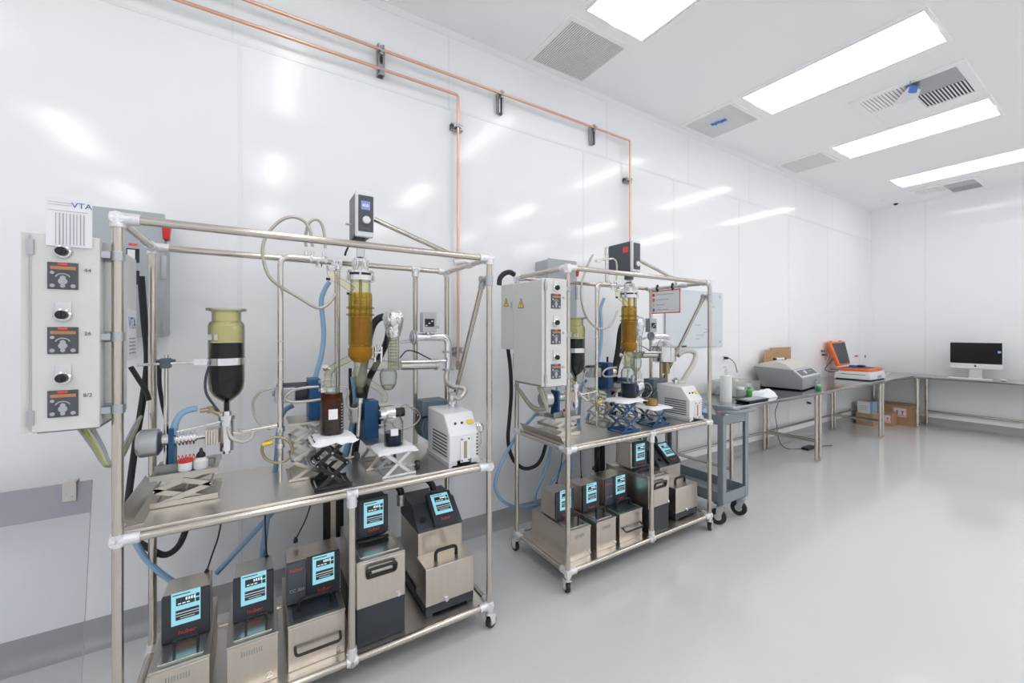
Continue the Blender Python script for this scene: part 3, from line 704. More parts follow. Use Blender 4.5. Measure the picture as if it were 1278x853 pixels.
# ---------------------------------------------------------------- orange case with tablet, white tray, cables
t = thing('orange_case', 'open orange hard case with black foam lid on the middle table', 'case', (7.4, 2.45, TZ+.06))
zb = TZ+.118
bx0, bx1, by0, by1 = 7.15, 7.64, 2.13, 2.50
m = MB(); m.box(bx0, bx1, by0, by1, zb, zb+.040); m.build('base', 'orange', t, bevel=.010)
m = MB(); m.box(bx0+.03, bx1-.03, by0+.03, by1-.03, zb+.038, zb+.043); m.build('foam_insert', 'charcoal_soft', t)
p = [P(1035, 427, 2.585), P(1054, 425.5, 2.585), P(1061.5, 455, 2.50), P(1047, 457, 2.50)]
n_ = (p[1]-p[0]).cross(p[3]-p[0]).normalized()
if n_.y > 0: n_ = -n_
ctr = sum(p, V((0,0,0)))/4
m = MB(); m.prism(p, -n_*.045); m.build('lid', 'orange', t, bevel=.012)
q = [ctr+(v-ctr)*.86+(p[1]-p[0])*.05+n_*.002 for v in p]
m = MB(); m.prism(q, -n_*.003); m.build('lid_foam', 'charcoal', t, bevel=.004)
m = MB()
for k in (.2, .8): c_ = p[0].lerp(p[1], k)+V((0, 0, .006))-n_*.02; m.cbox(c_, (.035, .02, .014))
m.build('latch', 'orange', t, bevel=.002)
MB().box(bx1-.16, bx1-.07, by0-.008, by0+.006, zb+.004, zb+.022).build('latch', 'orange', t, bevel=.002)
a = V((7.22, 2.33, zb+.032))
solo('masking_tape_roll', MB().lathe([(.030, 0), (.045, 0), (.045, .030), (.030, .030)], (7.30, 2.36, zb+.044), (0,0,1), 20, closed=True), 'blue_ink', 'dark blue roll lying inside the orange case', 'tape roll')
solo('handheld_meter', MB().box(7.42, 7.52, 2.28, 2.36, zb+.044, zb+.070), 'black', 'small black handheld meter in the orange case', 'meter', bevel=.006)
t = thing('flatbed_tray', 'white flat tray-shaped device underneath the orange case', 'device', (7.3, 2.35, TZ))
m = MB(); m.hexa([(7.10, 2.10, TZ+.010), (7.68, 2.10, TZ+.010), (7.68, 2.52, TZ+.010), (7.10, 2.52, TZ+.010), (7.12, 2.11, TZ+.115), (7.66, 2.11, TZ+.115), (7.66, 2.51, TZ+.115), (7.12, 2.51, TZ+.115)])
m.build('housing', 'white_plastic', t, bevel=.008)
MB().box(7.112, 7.118, 2.16, 2.44, TZ+.070, TZ+.080).build('slot', 'vent_dark', t); MB().box(7.12, 7.66, 2.12, 2.50, TZ, TZ+.010).build('foot', 'rubber', t)
bl = V((7.40, 2.085, TZ+.05)); MB().prism([bl+V((-.06, 0, -.014)), bl+V((.05, 0, -.018)), bl+V((.06, 0, .010)), bl+V((-.01, 0, .020))], (0, .012, 0)).build('blue_sleeve', 'blue_hose', t)

# outlet cords behind the case and at the table's left end
def cord(label, pts, r=.004, m='rubber', cat='cord', name='power_cable', group=None):
    return solo(name, MB().tube(pts, r, 8), m, label, cat, group)
def plug(parent_label, x, z, horiz=True):
    t = thing('wall_plug', parent_label, 'plug', (x, WALL, z)); MB().box(x-.02, x+.02, WALL-.012, WALL-.002, z-.028, z+.028).build('socket_plate', 'white_plastic', t, bevel=.002)
    MB().cyl((x, WALL-.012, z), (x, WALL-.055, z), .016, .012, seg=12).build('plug_body', 'rubber', t); return t
plug('black plug in the wall left of the paper roll, above the first table', P(903, 447, WALL).x, P(903, 447, WALL).z)
cord('black cord arching down from the wall plug above the first table', [P(905, 447, 2.62), P(911, 448, 2.58), P(917, 454, 2.56), P(920, 465, 2.54)])
plug('upper black plug on the wall beside the orange case lid', P(1024, 438.5, WALL).x, P(1024, 438.5, WALL).z)
plug('lower black plug on the wall beside the orange case lid', P(1024, 442.5, WALL).x+.03, P(1024, 443, WALL).z)
cord('thin grey cord hanging from the upper plug beside the orange case', [P(1026, 438.5, 2.62), P(1034, 441, 2.58), P(1032, 450, 2.55), P(1026, 458, 2.50), P(1025, 464, 2.45)], .0035, 'grey_wire')
cord('black cord looping on the table left of the orange case', [P(1040, 447, 2.55), P(1033, 456, 2.48), P(1030, 462, 2.44), P(1040, 464.5, 2.38), P(1046, 462, 2.40), P(1036, 461, 2.50)], .006)
plug('black plug on the wall low under the first table', P(1006.5, 503, WALL).x, P(1006.5, 503, WALL).z)
cord('black cord hanging from the table joint down to the floor', [V((5.60, 2.60, .77)), V((5.62, 2.58, .6)), V((5.58, 2.60, .45)), V((5.62, 2.60, .3)), V((5.60, 2.56, .1)), V((5.66, 2.50, .008)), V((5.80, 2.40, .006))])
t = thing('power_adapter', 'black power adapter lying on the floor under the table joint', 'adapter', (5.9, 2.35, 0)); MB().box(5.80, 6.02, 2.32, 2.40, 0, .03).build('body', 'black', t, bevel=.006)
MB().tube([(6.02, 2.36, .01), (6.14, 2.33, .006), (6.26, 2.28, .006), (6.28, 2.24, .015)], .004, 6).build('cord', 'rubber', t)

# small bottles and vials
def vial(label, c, r, h, body, cap, group=None, name='vial', cat='vial', cr=None):
    c = V(c); t = thing(name, label, cat, c, group)
    m = MB(); m.lathe([(r*.9, 0), (r, .004), (r, h*.68), (r*.55, h*.80), (r*.5, h*.84)], c, (0,0,1), 18); m.build('body', body, t)
    m = MB(); m.lathe([(cr or r*.62, h*.82), (cr or r*.62, h)], c, (0,0,1), 16); m.build('cap', cap, t); return t
for k, (x, y) in enumerate(((1009.5, 459), (1013, 459), (1016.5, 459))):
    q = P(x, y, 2.62); vial(['left', 'middle', 'right'][k]+' one of three clear vials with pale yellow caps behind the grey instrument', (q.x, 2.60, TZ), .018, .115, 'frosty', 'yellow', 'yellow-capped vials behind the instrument')
vial('green-capped vial standing beside the table joint', (5.72, 2.20, TZ), .022, .10, 'plastic_bag', 'green')
vial('small green-banded jar next to the capped vial at the table joint', (5.56, 2.12, TZ), .028, .06, 'green', 'white_plastic', None, 'jar', 'jar')
for k, (x, y, m_, nm, sh) in enumerate(((1069, 461.5, 'red', 'red', 0), (1097, 462.5, 'green', 'green', 1), (1104, 462, 'red_label', 'pink', 2), (1110, 461.5, 'green', 'pale green', 3), (1119, 461.5, 'red_label', 'light red', 4))):
    q = P(x, y, 2.55)
    solo('marker_pen', MB().cyl((8.20+.12*k, 2.36+.03*(k % 3), TZ+.009), (8.30+.12*k, 2.44-.02*k+.03*(k % 3), TZ+.009), .009, seg=10), m_, '%s marker pen lying on the corner table, number %d' % (nm, k) if False else '%s pen lying among clutter on the corner table' % nm, 'pen', 'pens on the corner table')
for k, (x, y, m_, nm) in enumerate(((1069, 444.5, 'red', 'red'), (1080, 445, 'green', 'dark green'), (1092, 444, 'charcoal_soft', 'grey'), (1098.5, 451, 'red_label', 'pink'))):
    q = P(x, y, WALL-.006)
    solo('wall_magnet', MB().box(q.x-(.05 if k == 0 else .012), q.x+(.05 if k == 0 else .012), WALL-.012, WALL, q.z-(.010 if k == 0 else .022), q.z+(.010 if k == 0 else .022)), m_, 'small %s marker stuck on the wall right of the orange case' % nm, 'wall marker', bevel=.002)
for k, x in enumerate((8.00, 8.30, 8.62)):
    solo('paper_sheet', MB().box(x, x+.12, 2.22+.05*k, 2.36+.05*k, TZ, TZ+.004+.002*k), 'paper', ['white paper sheet beside the white device under the orange case', 'white paper sheet in the middle of the corner table', 'white paper sheet nearest the room corner'][k], 'paper')
solo('cloth_heap', MB().lathe([(.12, 0), (.11, .018), (.06, .034), (0, .038)], (8.18, 2.50, TZ), (0,0,1), 9), 'plastic_bag', 'crumpled clear plastic heap at the back of the corner table', 'plastic bag')

# ---------------------------------------------------------------- computer on the far table
t = thing('desktop_computer', 'silver all-in-one desktop computer with black screen on the far table', 'computer', (8.80, 1.42, TZ))
X = 8.80; tl, tr, bl_, br = PX(1185.5, 428, X), PX(1251.5, 428.5, X), PX(1184.5, 457, X), PX(1251, 462, X)
yl, yr = tl.y, tr.y; zt_, zb_ = 1.322, .945
MB().box(X, X+.014, yr, yl, zb_, zt_).build('display_housing', 'aluminium', t, bevel=.004)
MB().box(X-.002, X, yr+.004, yl-.004, zb_+.072, zt_-.004).build('screen', 'monitor_black', t)
MB().box(X-.003, X, yr, yl, zb_, zb_+.068).build('chin', 'white_plastic', t)
m = MB(); m.cyl((X-.003, 1.42, zb_+.036), (X-.0045, 1.42, zb_+.036), .012, seg=16); m.box(X-.0045, X-.003, 1.418, 1.428, zb_+.048, zb_+.054); m.build('logo', 'black', t)
m = MB(); m.prism([(X+.02, 1.355, zb_+.05), (X+.026, 1.355, zb_+.05), (X+.016, 1.355, TZ+.008), (X-.09, 1.355, TZ+.008), (X-.09, 1.355, TZ), (X+.06, 1.355, TZ), (X+.06, 1.355, TZ+.01)], (0, .13, 0)); m.build('stand', 'aluminium', t)
MB().cyl((X-.0045, yr+.03, 1.19), (X-.001, yr+.03, 1.19), .018).build('blue_sticker', 'blue_hose', t)
solo('keyboard', MB().prism([(8.60, 1.24, TZ), (8.70, 1.24, TZ), (8.70, 1.24, TZ+.012), (8.60, 1.24, TZ+.005)], (0, .42, 0)), 'white_plastic', 'thin white keyboard in front of the computer', 'keyboard', bevel=.002)
solo('computer_mouse', MB().sphere((8.65, 1.14, TZ+.012), .032, 16, .4), 'white_plastic', 'white computer mouse right of the keyboard', 'mouse')

# ---------------------------------------------------------------- boxes under the corner table
def carton(x0, x1, y0, y1, z0, z1, label, deco=None):
    t = thing('cardboard_box', label, 'box', ((x0+x1)/2, (y0+y1)/2, z0), 'closed cardboard boxes under the corner table')
    MB().box(x0, x1, y0, y1, z0, z1).build('carton', 'cardboard', t, bevel=.003)
    MB().box((x0+x1)/2-.025, (x0+x1)/2+.025, y0-.0008, y1, z1, z1+.0008).build('tape_strip', 'beige', t)
    if deco: deco(t)
    return t
def arrows(x, y, z, w, h, t, face):
    "red handling label with two upward arrows"
    m = MB(); g = MB()
    def bx(mb, u0, u1, v0, v1, d):
        if face == 'y': mb.box(x+u0, x+u1, y-d, y, z+v0, z+v1)
        else: mb.box(x-d, x, y-u1, y-u0, z+v0, z+v1)
    bx(m, -w/2, w/2, -h/2, h/2, .001); l = m.build('handling_label', 'paper', t)
    for s in (-1, 1): bx(g, s*w*.2-w*.05, s*w*.2+w*.05, -h*.25, h*.2, .0018); bx(g, s*w*.2-w*.11, s*w*.2+w*.11, h*.08, h*.16, .0018)
    bx(g, -w*.36, w*.36, -h*.36, -h*.30, .0018)
    for q in (-.46, .44): bx(g, -w*.46, w*.46, h*q, h*(q+.03), .0018)
    for q in (-.48, .45): bx(g, w*q, w*(q+.03), -h*.46, h*.46, .0018)
    g.build('arrow_marks', 'red_label', l)
qx, qy = 8.66, 2.06
carton(qx, 9.02, qy, 2.60, 0, .31, 'large sealed cardboard box in the corner under the tables', lambda t: (arrows(qx, 2.20, .20, .16, .14, t, 'x'), arrows(8.90, qy, .15, .09, .07, t, 'y')))
carton(8.40, 8.62, 2.22, 2.52, 0, .20, 'middle brown cardboard box with red arrow label under the corner table', lambda t: arrows(8.40, 2.30, .11, .12, .12, t, 'x'))
def crest(t):
    MB().cyl((8.148, 2.46, .10), (8.150, 2.46, .10), .035).build('round_print', 'ink_grey', t)
carton(8.15, 8.38, 2.38, 2.60, 0, .19, 'small brown cardboard box with round grey print below the white carton', crest)
t = thing('white_carton', 'white and blue carton standing on the small cardboard box', 'box', (8.25, 2.48, .191))
MB().box(8.155, 8.34, 2.42, 2.58, .191, .375).build('carton', 'paper', t, bevel=.002); MB().box(8.155, 8.34, 2.385, 2.42, .191, .375).build('blue_side', 'blue_hose', t)
m = MB()
for k in range(3): m.box(8.1535, 8.155, 2.45, 2.55, .24+k*.03, .246+k*.03)
m.build('print_lines', 'ink_grey', t)

# ---------------------------------------------------------------- utility cart
t = thing('utility_cart', 'grey two-shelf utility cart with loop handle beside the far rack', 'cart', (3.15, 2.12, 0))
x0, x1, y0, y1 = 2.985, 3.335, 1.755, 2.50
def tray(zb, zt, name):
    m = MB(); w = .008
    for q in ((x0, x1, y0, y0+w), (x0, x1, y1-w, y1), (x0, x0+w, y0, y1), (x1-w, x1, y0, y1)): m.box(*q, zb, zt)
    m.box(x0, x1, y0, y1, zb, zb+.008); return m.build(name, 'cart_grey', t, bevel=.003)
tray(.165, .250, 'lower_tray'); tray(.765, .840, 'upper_tray')
for x in (x0, x1):
    for y in (y0, y1):
        s = 1 if x == x0 else -1; q = 1 if y == y0 else -1; e = .042; m = MB()
        m.prism([(x-s*.003, y-q*.003, .165), (x+s*e, y-q*.003, .165), (x+s*e, y+q*.004, .165), (x+s*.004, y+q*.004, .165), (x+s*.004, y+q*e, .165), (x-s*.003, y+q*e, .165)], (0, 0, .67))
        m.build('corner_post', 'cart_grey', t, bevel=.002)
        c = V((x+s*.03, y+q*.035, 0)); k = MB(); a = math.radians(118 if x == x0 else 108); dr = V((math.cos(a), math.sin(a), 0)); ax = V((-dr.y, dr.x, 0)); w = c+dr*.02+V((0,0,.060))
        k.box(c.x-.035, c.x+.035, c.y-.035, c.y+.035, .158, .165); k.cyl((c.x, c.y, .135), (c.x, c.y, .16), .022)
        for sg in (-1, 1): k.prism([w+ax*(sg*.019)+dr*dx+V((0,0,dz)) for dx, dz in ((-.014, -.012), (.014, -.012), (.010, .078), (-.048, .078))], ax*(.003*sg))
        k.prism([w+ax*g+dr*p_+V((0, 0, .074)) for p_, g in ((-.048, -.022), (.012, -.022), (.012, .022), (-.048, .022))], (0, 0, .005))
        co = k.build('castor', 'zinc', t)
        MB().lathe([(.043, -.014), (.056, -.014), (.060, -.006), (.060, .006), (.056, .014), (.043, .014)], w, ax, 28).build('tyre', 'rubber', co)
        MB().lathe([(.010, -.016), (.043, -.012), (.043, .012), (.010, .016)], w, ax, 28).build('wheel', 'beige', co)
MB().tube(bend([(x0+.012, y0+.05, .845), (x0+.012, y0-.01, .868), (x0+.05, y0-.075, .872), (x1-.05, y0-.075, .872), (x1-.012, y0-.01, .868), (x1-.012, y0+.05, .845)], .05), .0135, 14, smooth=False).build('handle', 'cart_grey', t)
m = MB()
for x in (x0+.012, x1-.012): m.cyl((x, y0+.02, .80), (x, y0+.03, .862), .013)
m.build('handle_mount', 'cart_grey', t)

# ---------------------------------------------------------------- clutter on the table end and cart
t = thing('paper_towel_roll', 'tall white paper roll standing at the left end of the first table', 'paper roll', (3.86, 2.24, TZ))
MB().lathe([(.052, 0), (.052, .25), (.020, .255), (.018, .252)], (3.86, 2.24, TZ), (0,0,1), 28).build('roll', 'towel', t, label=None)
MB().cyl((3.86, 2.24, TZ+.25), (3.86, 2.24, TZ+.30), .012).build('spout', 'frosty', t); MB().tube([(3.86, 2.24, TZ+.30), (3.85, 2.24, TZ+.335), (3.82, 2.24, TZ+.33)], .004, 8).build('nozzle', 'frosty', t)
def bag(name, label, x0, x1, y0, y1, z0, z1, m, cat='bag', seed=0):
    rnd = random.Random(seed); mb = MB(); n = 7; pts = []
    for i in range(n):
        for j in range(n):
            u, v = i/(n-1), j/(n-1); e = min(u, 1-u, v, 1-v)*2
            pts.append((x0+(x1-x0)*u, y0+(y1-y0)*v, z0+(z1-z0)*(min(1, e*2.2))*(.65+.35*rnd.random())))
    vs = pts+[(x0, y0, z0), (x1, y0, z0), (x1, y1, z0), (x0, y1, z0)]
    fs = [(i*n+j, (i+1)*n+j, (i+1)*n+j+1, i*n+j+1) for i in range(n-1) for j in range(n-1)]+[(n*n, n*n+3, n*n+2, n*n+1)]
    mb._add(vs, fs); return solo(name, mb, m, label, cat)
t = thing('storage_bin', 'clear plastic bin of supplies between paper roll and grey instrument', 'bin', (4.4, 2.42, TZ))
m = MB(); X0, X1, Y0, Y1 = 4.15, 4.62, 2.30, 2.60
for q in ((X0, X1, Y0, Y0+.004), (X0, X1, Y1-.004, Y1), (X0, X0+.004, Y0, Y1), (X1-.004, X1, Y0, Y1)): m.box(*q, TZ, TZ+.15)
m.box(X0, X1, Y0, Y1, TZ, TZ+.004); m.build('bin', 'frosty', t)
bag('supply_bag', 'pale green and yellow supply packet heaped in the clear bin', 4.17, 4.40, 2.32, 2.58, TZ+.006, TZ+.13, 'plastic_bag', seed=1)
bag('supply_bag', 'cream paper packet at the right side of the clear bin', 4.41, 4.60, 2.32, 2.58, TZ+.006, TZ+.16, 'beige', seed=2)
vial('small green bottle in front of the clear bin', (4.28, 2.24, TZ), .028, .11, 'green', 'green', None, 'bottle', 'bottle')
vial('glass jar with white lid in front of the clear bin', (4.12, 2.24, TZ), .035, .12, 'frosty', 'white_plastic', None, 'jar', 'jar', .034)
vial('second glass jar with green lid beside the paper roll', (4.04, 2.32, TZ), .030, .13, 'frosty', 'green', None, 'jar', 'jar', .03)
bag('crumpled_towel', 'white crumpled wiping cloths in front of the clear bin', 4.30, 4.62, 2.10, 2.28, TZ+.001, TZ+.085, 'towel', 'towel', seed=5)
t = thing('black_tray', 'shallow black plastic tray with papers at the first table left end', 'tray', (4.1, 2.10, TZ))
m = MB(); m.hexa([(3.92, 2.05, TZ), (4.26, 2.05, TZ), (4.26, 2.17, TZ), (3.92, 2.17, TZ), (3.90, 2.04, TZ+.022), (4.28, 2.04, TZ+.022), (4.28, 2.18, TZ+.022), (3.90, 2.18, TZ+.022)]); m.build('tray', 'black', t, bevel=.003)
MB().box(3.95, 4.23, 2.06, 2.16, TZ+.022, TZ+.026).build('papers', 'ink_grey', t)
bag('yellow_packet', 'yellow packet on the cart top behind the far vacuum pump', 3.02, 3.16, 2.18, 2.36, .774, .90, 'yellow', 'packet', seed=7)
bag('glove_pack', 'bright blue glove pack lying on the cart behind the white pump', 3.01, 3.15, 1.95, 2.14, .774, .88, 'blue_hose', 'glove pack', seed=8)
bag('supply_bag', 'clear bag of small parts on the cart top', 3.17, 3.31, 1.98, 2.30, .774, .88, 'plastic_bag', seed=9)
vial('maroon tin on the cart top near the handle', (3.10, 1.84, .773), .036, .075, 'maroon', 'maroon', None, 'tin', 'tin', .036)
solo('paper_pad', MB().box(3.17, 3.30, 1.79, 1.93, .7735, .795), 'paper', 'white notepad on the cart top near the handle', 'notepad', bevel=.001)

# ---------------------------------------------------------------- glass board on the wall
t = thing('glass_board', 'frosted glass writing board on the wall behind the far rack', 'writing board', (4.0, WALL-.02, 1.6))
gx0, gx1, gz0, gz1 = 3.50, 4.50, 1.312, 1.915
MB().box(gx0, gx1, WALL-.022, WALL-.016, gz0, gz1).build('board', 'whiteboard', t, bevel=.001)
for x in (gx0+.06, gx1-.06):
    for z in (gz0+.05, gz1-.05): MB().cyl((x, WALL-.001, z), (x, WALL-.030, z), .012, seg=14).build('standoff', 'chrome', t)
m = MB()
for (x, z, w) in ((4.02, 1.55, .10), (4.20, 1.50, .12), (4.18, 1.47, .09), (4.30, 1.75, .10), (4.06, 1.44, .13), (4.04, 1.40, .08)):
    rnd = random.Random(int(x*100+z*10)); pts = [V((x+w*k/10-.05, WALL-.0225, z+(rnd.random()-.5)*.018)) for k in range(11)]; m.tube(pts, .0012, 4)
m.build('handwriting', 'blue_ink', t)
m = MB(); m.box(3.72, 3.82, WALL-.034, WALL-.022, 1.318, 1.332); m.build('marker_pen', 'charcoal', t)
# ---------------------------------------------------------------- hanging safety sign on the far rack
X = RX+DX+RL+.0
t = thing('safety_sign', 'white sign with red border and four symbols hung on the far rack side rail', 'sign', (X, 2.16, 1.82))
ya, yb, za, zb_ = 2.30, 2.017, 1.626, 1.818; x = X-.006
MB().box(x, x+.003, yb, ya, za, zb_).build('sign_panel', 'paper', t)
m = MB()
for q in ((yb, ya, za, za+.008), (yb, ya, zb_-.008, zb_), (yb, yb+.008, za, zb_), (ya-.008, ya, za, zb_)): m.box(x-.0012, x, *q)
m.build('red_border', 'red_label', t)
rowm = ['aluminium', 'cardboard', 'yellow', 'blue_ink']
for k in range(4):
    z = zb_-.035-k*.042
    MB().lathe([(.013, 0), (.013, .001)], (x-.0002, ya-.028, z), (-1,0,0), 16 if k != 2 else 3).build('symbol', ['red_label', 'cardboard', 'yellow', 'sticker_blue'][k], t)
    e = MB(); L = (.175, .125, .085, .125)[k]
    for q in range(int(L/.012)): e.box(x-.0008, x, ya-.055-q*.012-.009, ya-.055-q*.012, z-.0035, z+.0035)
    e.build('sign_lettering', 'ink_grey', t)
for y in (2.09, 2.235):
    m = MB(); m.cyl((X, y-.006, ZT), (X, y+.006, ZT), .019, seg=14); m.box(X-.008, X+.004, y-.006, y+.006, zb_-.012, ZT+.006); m.cyl((X-.012, y, ZT+.02), (X-.0, y, ZT+.025), .008, seg=10)
    m.build('spring_clip', 'black', t)
# ---------------------------------------------------------------- clear acrylic shield leaning at the left
t = thing('acrylic_shield', 'clear acrylic sheet with grey top strip leaning on the left wall', 'acrylic sheet', (-.9, 2.42, 0))
a, b = V((-1.35, 2.36, .004)), V((-.600, 2.36, .004)); up = V((0.012, .085, .83))
m = MB(); m.prism([a, b, b+up, a+up], (0, .004, 0)); m.build('sheet', 'acrylic', t)
k0 = .845; m = MB(); m.prism([a+up*k0+V((0,-.002,0)), b+up*k0+V((0,-.002,0)), b+up*1.004+V((0,-.002,0)), a+up*1.004+V((0,-.002,0))], (0, .008, 0)); m.build('top_strip', 'grey_strip', t)
m = MB(); e = .002
for p_, q_ in ((b, b+up), (a, b)): m.cyl(p_, q_, .0016, seg=6)
m.build('sheet_edge', 'ink_grey', t)
c = P(83, 605, 2.40)
t = thing('metal_clip', 'metal bulldog clip on top of the acrylic sheet', 'clip', (c.x, 2.44, .80))
m = MB(); x = c.x; m.box(x-.021, x+.021, 2.428, 2.432, .765, .845); m.box(x-.021, x+.021, 2.428, 2.47, .843, .848); m.box(x-.021, x+.021, 2.466, 2.47, .79, .845); m.build('clip_body', 'beige', t, bevel=.002)
m = MB(); m.cyl((x-.008, 2.428, .80), (x-.008, 2.425, .80), .003, seg=8); m.cyl((x+.008, 2.428, .785), (x+.008, 2.425, .785), .003, seg=8); m.build('rivets', 'zinc', t)
# ---------------------------------------------------------------- switch boxes on the wall
def disconnect(x0, x1, z0, z1, label):
    t = thing('disconnect_switch', label, 'switch box', ((x0+x1)/2, WALL, z0), 'disconnect switch boxes on the wall')
    MB().box(x0, x1, 2.505, WALL, z0, z1).build('enclosure', 'blue_grey', t, bevel=.004)
    MB().box(x0-.004, x1+.004, 2.497, 2.505, z0-.006, z1+.006).build('door', 'blue_grey', t, bevel=.002)
    m = MB(); m.box(x1+.002, x1+.022, 2.515, 2.535, z1-.16, z1-.02); m.build('switch_lever', 'zinc', t)
    m = MB(); m.hexa([(x1-.002, 2.490, z1-.115), (x1+.020, 2.490, z1-.115), (x1+.020, 2.53, z1-.115), (x1-.002, 2.53, z1-.115), (x1-.006, 2.485, z1-.045), (x1+.026, 2.485, z1-.045), (x1+.026, 2.53, z1-.045), (x1-.006, 2.53, z1-.045)]); m.build('handle', 'red', t, bevel=.005)
    m = MB(); m.box(x1-.008, x1+.012, 2.488, 2.497, z1-.30, z1-.19); m.box(x1-.004, x1+.008, 2.488, 2.497, z0+.02, z0+.07); m.build('latch', 'zinc', t, bevel=.002)
    for k, (zz, s) in enumerate(((z1-.20, 'OFF'), (z1-.30, 'ON'))):
        q = MB().box(x1-.13, x1-.085, 2.4955, 2.497, zz-.032, zz+.032).build('warning_label', 'black', t)
        MB().box(x1-.126, x1-.10, 2.4945, 2.4955, zz-.022, zz+.026).build('label_print', 'paper', q)
    MB().box(x1-.122, x1-.092, 2.4945, 2.497, z1-.155, z1-.145).build('red_label', 'red_label', t)
    return t
disconnect(-.605, -.360, 1.455, 2.022, 'grey disconnect switch box with red handle behind the near rack')
disconnect(1.905, 2.185, 1.455, 2.034, 'grey disconnect switch box with red handle behind the far rack')
# paper sheet standing on the near cabinet
t = thing('printed_sheet', 'white printed sheet with blue logo standing on the near control cabinet', 'paper', (-.49, 1.85, 1.75))
a, b, d_ = P(57, 250, 1.741), P(113, 258, 1.741), P(55, 305, 1.741)
rt = V((b.x-a.x, 0, 0)); up = V((0, 0, 1)); w = rt.length; H = .135
o = V((a.x-.0, 1.741, 1.728)); H = .143; rt = V((.098, 0, 0)); w = .098; m = MB(); m.prism([o, o+rt, o+rt+up*H, o+up*H], (0, .0006, 0)); m.build('sheet', 'paper', t)
text('logo_lettering', 'VTA', .023, o+rt*.77+up*(H-.018)+V((0,-.0006,0)), 'sticker_blue' if False else 'blue_ink', t, sx=1.05)
m = MB()
for k in range(2): m.box(o.x+w*.05, o.x+w*.55, 1.7402, 1.7410, o.z+H-.014-k*.007, o.z+H-.0125-k*.007)
m.box(o.x+w*.05, o.x+w*.9, 1.7402, 1.7410, o.z+H-.038, o.z+H-.0365)
for k in range(9): m.box(o.x+w*(.20+k*.075), o.x+w*(.22+k*.075+(.012 if k % 3 else .0)), 1.7402, 1.7410, o.z+.006, o.z+H-.044)
m.build('printed_lines', 'ink_grey', t)
# ================================================================ process equipment standing on the racks
def lift(name, label, x0, x1, y0, y1, z0, z1, n, m, cat='lab jack', group=None, knob=True, plate=.012, arm=.014):
    "scissor lift: base and top plates, n crossed stages front and back, screw with knob"
    t = thing(name, label, cat, ((x0+x1)/2, (y0+y1)/2, z0), group)
    b = MB(); b.box(x0, x1, y0, y1, z0, z0+.003); b.box(x0, x1, y0, y0+.004, z0, z0+plate); b.box(x0, x1, y1-.004, y1, z0, z0+plate); b.build('base_plate', m, t, bevel=.001)
    b = MB(); b.box(x0, x1, y0, y1, z1-.003, z1); b.box(x0, x1, y0, y0+.004, z1-plate, z1); b.box(x0, x1, y1-.004, y1, z1-plate, z1); b.build('top_plate', m, t, bevel=.001)
    zs = [z0+.006+(z1-z0-.012)*k/n for k in range(n+1)]; xa, xb = x0+.012, x1-.012-(x1-x0)*.06
    for y in (y0+.008, y1-.008):
        for dr in (0, 1):
            a = MB()
            for k in range(n):
                p, q = (xa, xb) if (k+dr) % 2 == 0 else (xb, xa)
                P0, P1 = V((p, y+(.003 if dr else -.003), zs[k])), V((q, y+(.003 if dr else -.003), zs[k+1])); d = (P1-P0)
                R = Matrix((d.normalized(), V((0, 1, 0)), d.normalized().cross(V((0,1,0))))).transposed()
                a.cbox((P0+P1)/2, (d.length+.008, .0035, arm), R)
            a.build('scissor_arm', m, t)
    for k in range(n+1):
        for x in (xa, xb): MB().cyl((x, y0+.003, zs[k]), (x, y1-.003, zs[k]), .0035, seg=8).build('pivot_rod', 'zinc', t)
    for k in range(n):
        zc = (zs[k]+zs[k+1])/2; MB().cyl(((xa+xb)/2, y0+.001, zc), ((xa+xb)/2, y1-.001, zc), .0045, seg=8).build('pivot_rod', 'zinc', t)
    if knob:
        zc = zs[0]+.012 if n == 1 else zs[n//2]
        s = MB(); s.cyl((x0+.01, (y0+y1)/2, zc), (x1+.03, (y0+y1)/2, zc), .004, seg=10); s.build('lead_screw', 'zinc', t)
        s = MB(); s.lathe([(.017, 0), (.019, .004), (.019, .016), (.014, .020)], (x1+.022, (y0+y1)/2, zc), (1,0,0), 12); s.build('knob', 'black', t)
    return t
def wipe(label, x0, x1, y0, y1, z, seed=0, drop=.012):
    "folded white pad lying on a jack, its edges drooping"
    rnd = random.Random(seed); n = 8; g = []
    for i in range(n+1):
        for j in range(n+1):
            u, v = i/n, j/n; e = max(abs(u-.5), abs(v-.5))*2
            g.append((x0+(x1-x0)*u, y0+(y1-y0)*v, z+.003-drop*max(0, e-.72)/.28*(.6+.6*rnd.random())*(1 if e > .99 else .6)+rnd.random()*.0015))
    top = [V(p)+V((0, 0, .005)) for p in g]; w = n+1
    mb = MB(); fs = [(i*w+j, (i+1)*w+j, (i+1)*w+j+1, i*w+j+1) for i in range(n) for j in range(n)]
    bt = [tuple(k+len(g) for k in reversed(f)) for f in fs]
    rim = [i*w for i in range(w)]+[n*w+j for j in range(1, w)]+[i*w+n for i in range(n-1, -1, -1)]+[j for j in range(n-1, 0, -1)]
    sd = [(rim[(k+1) % len(rim)], rim[k], rim[k]+len(g), rim[(k+1) % len(rim)]+len(g)) for k in range(len(rim))]
    mb._add(top+[V(p) for p in g], fs+bt+sd)
    return solo('absorbent_pad', mb, 'towel', label, 'pad')
def clampring(mb, c, r, ax=(0,0,1), h=.012, t=.004):
    mb.lathe([(r, -h/2), (r+t, -h/2), (r+t, h/2), (r, h/2)], c, ax, 24, closed=True)
def gear_pump(label, ox, xa, xb, y, z, side, blue_x, rad=.035, group=None, foot=None):
    pass
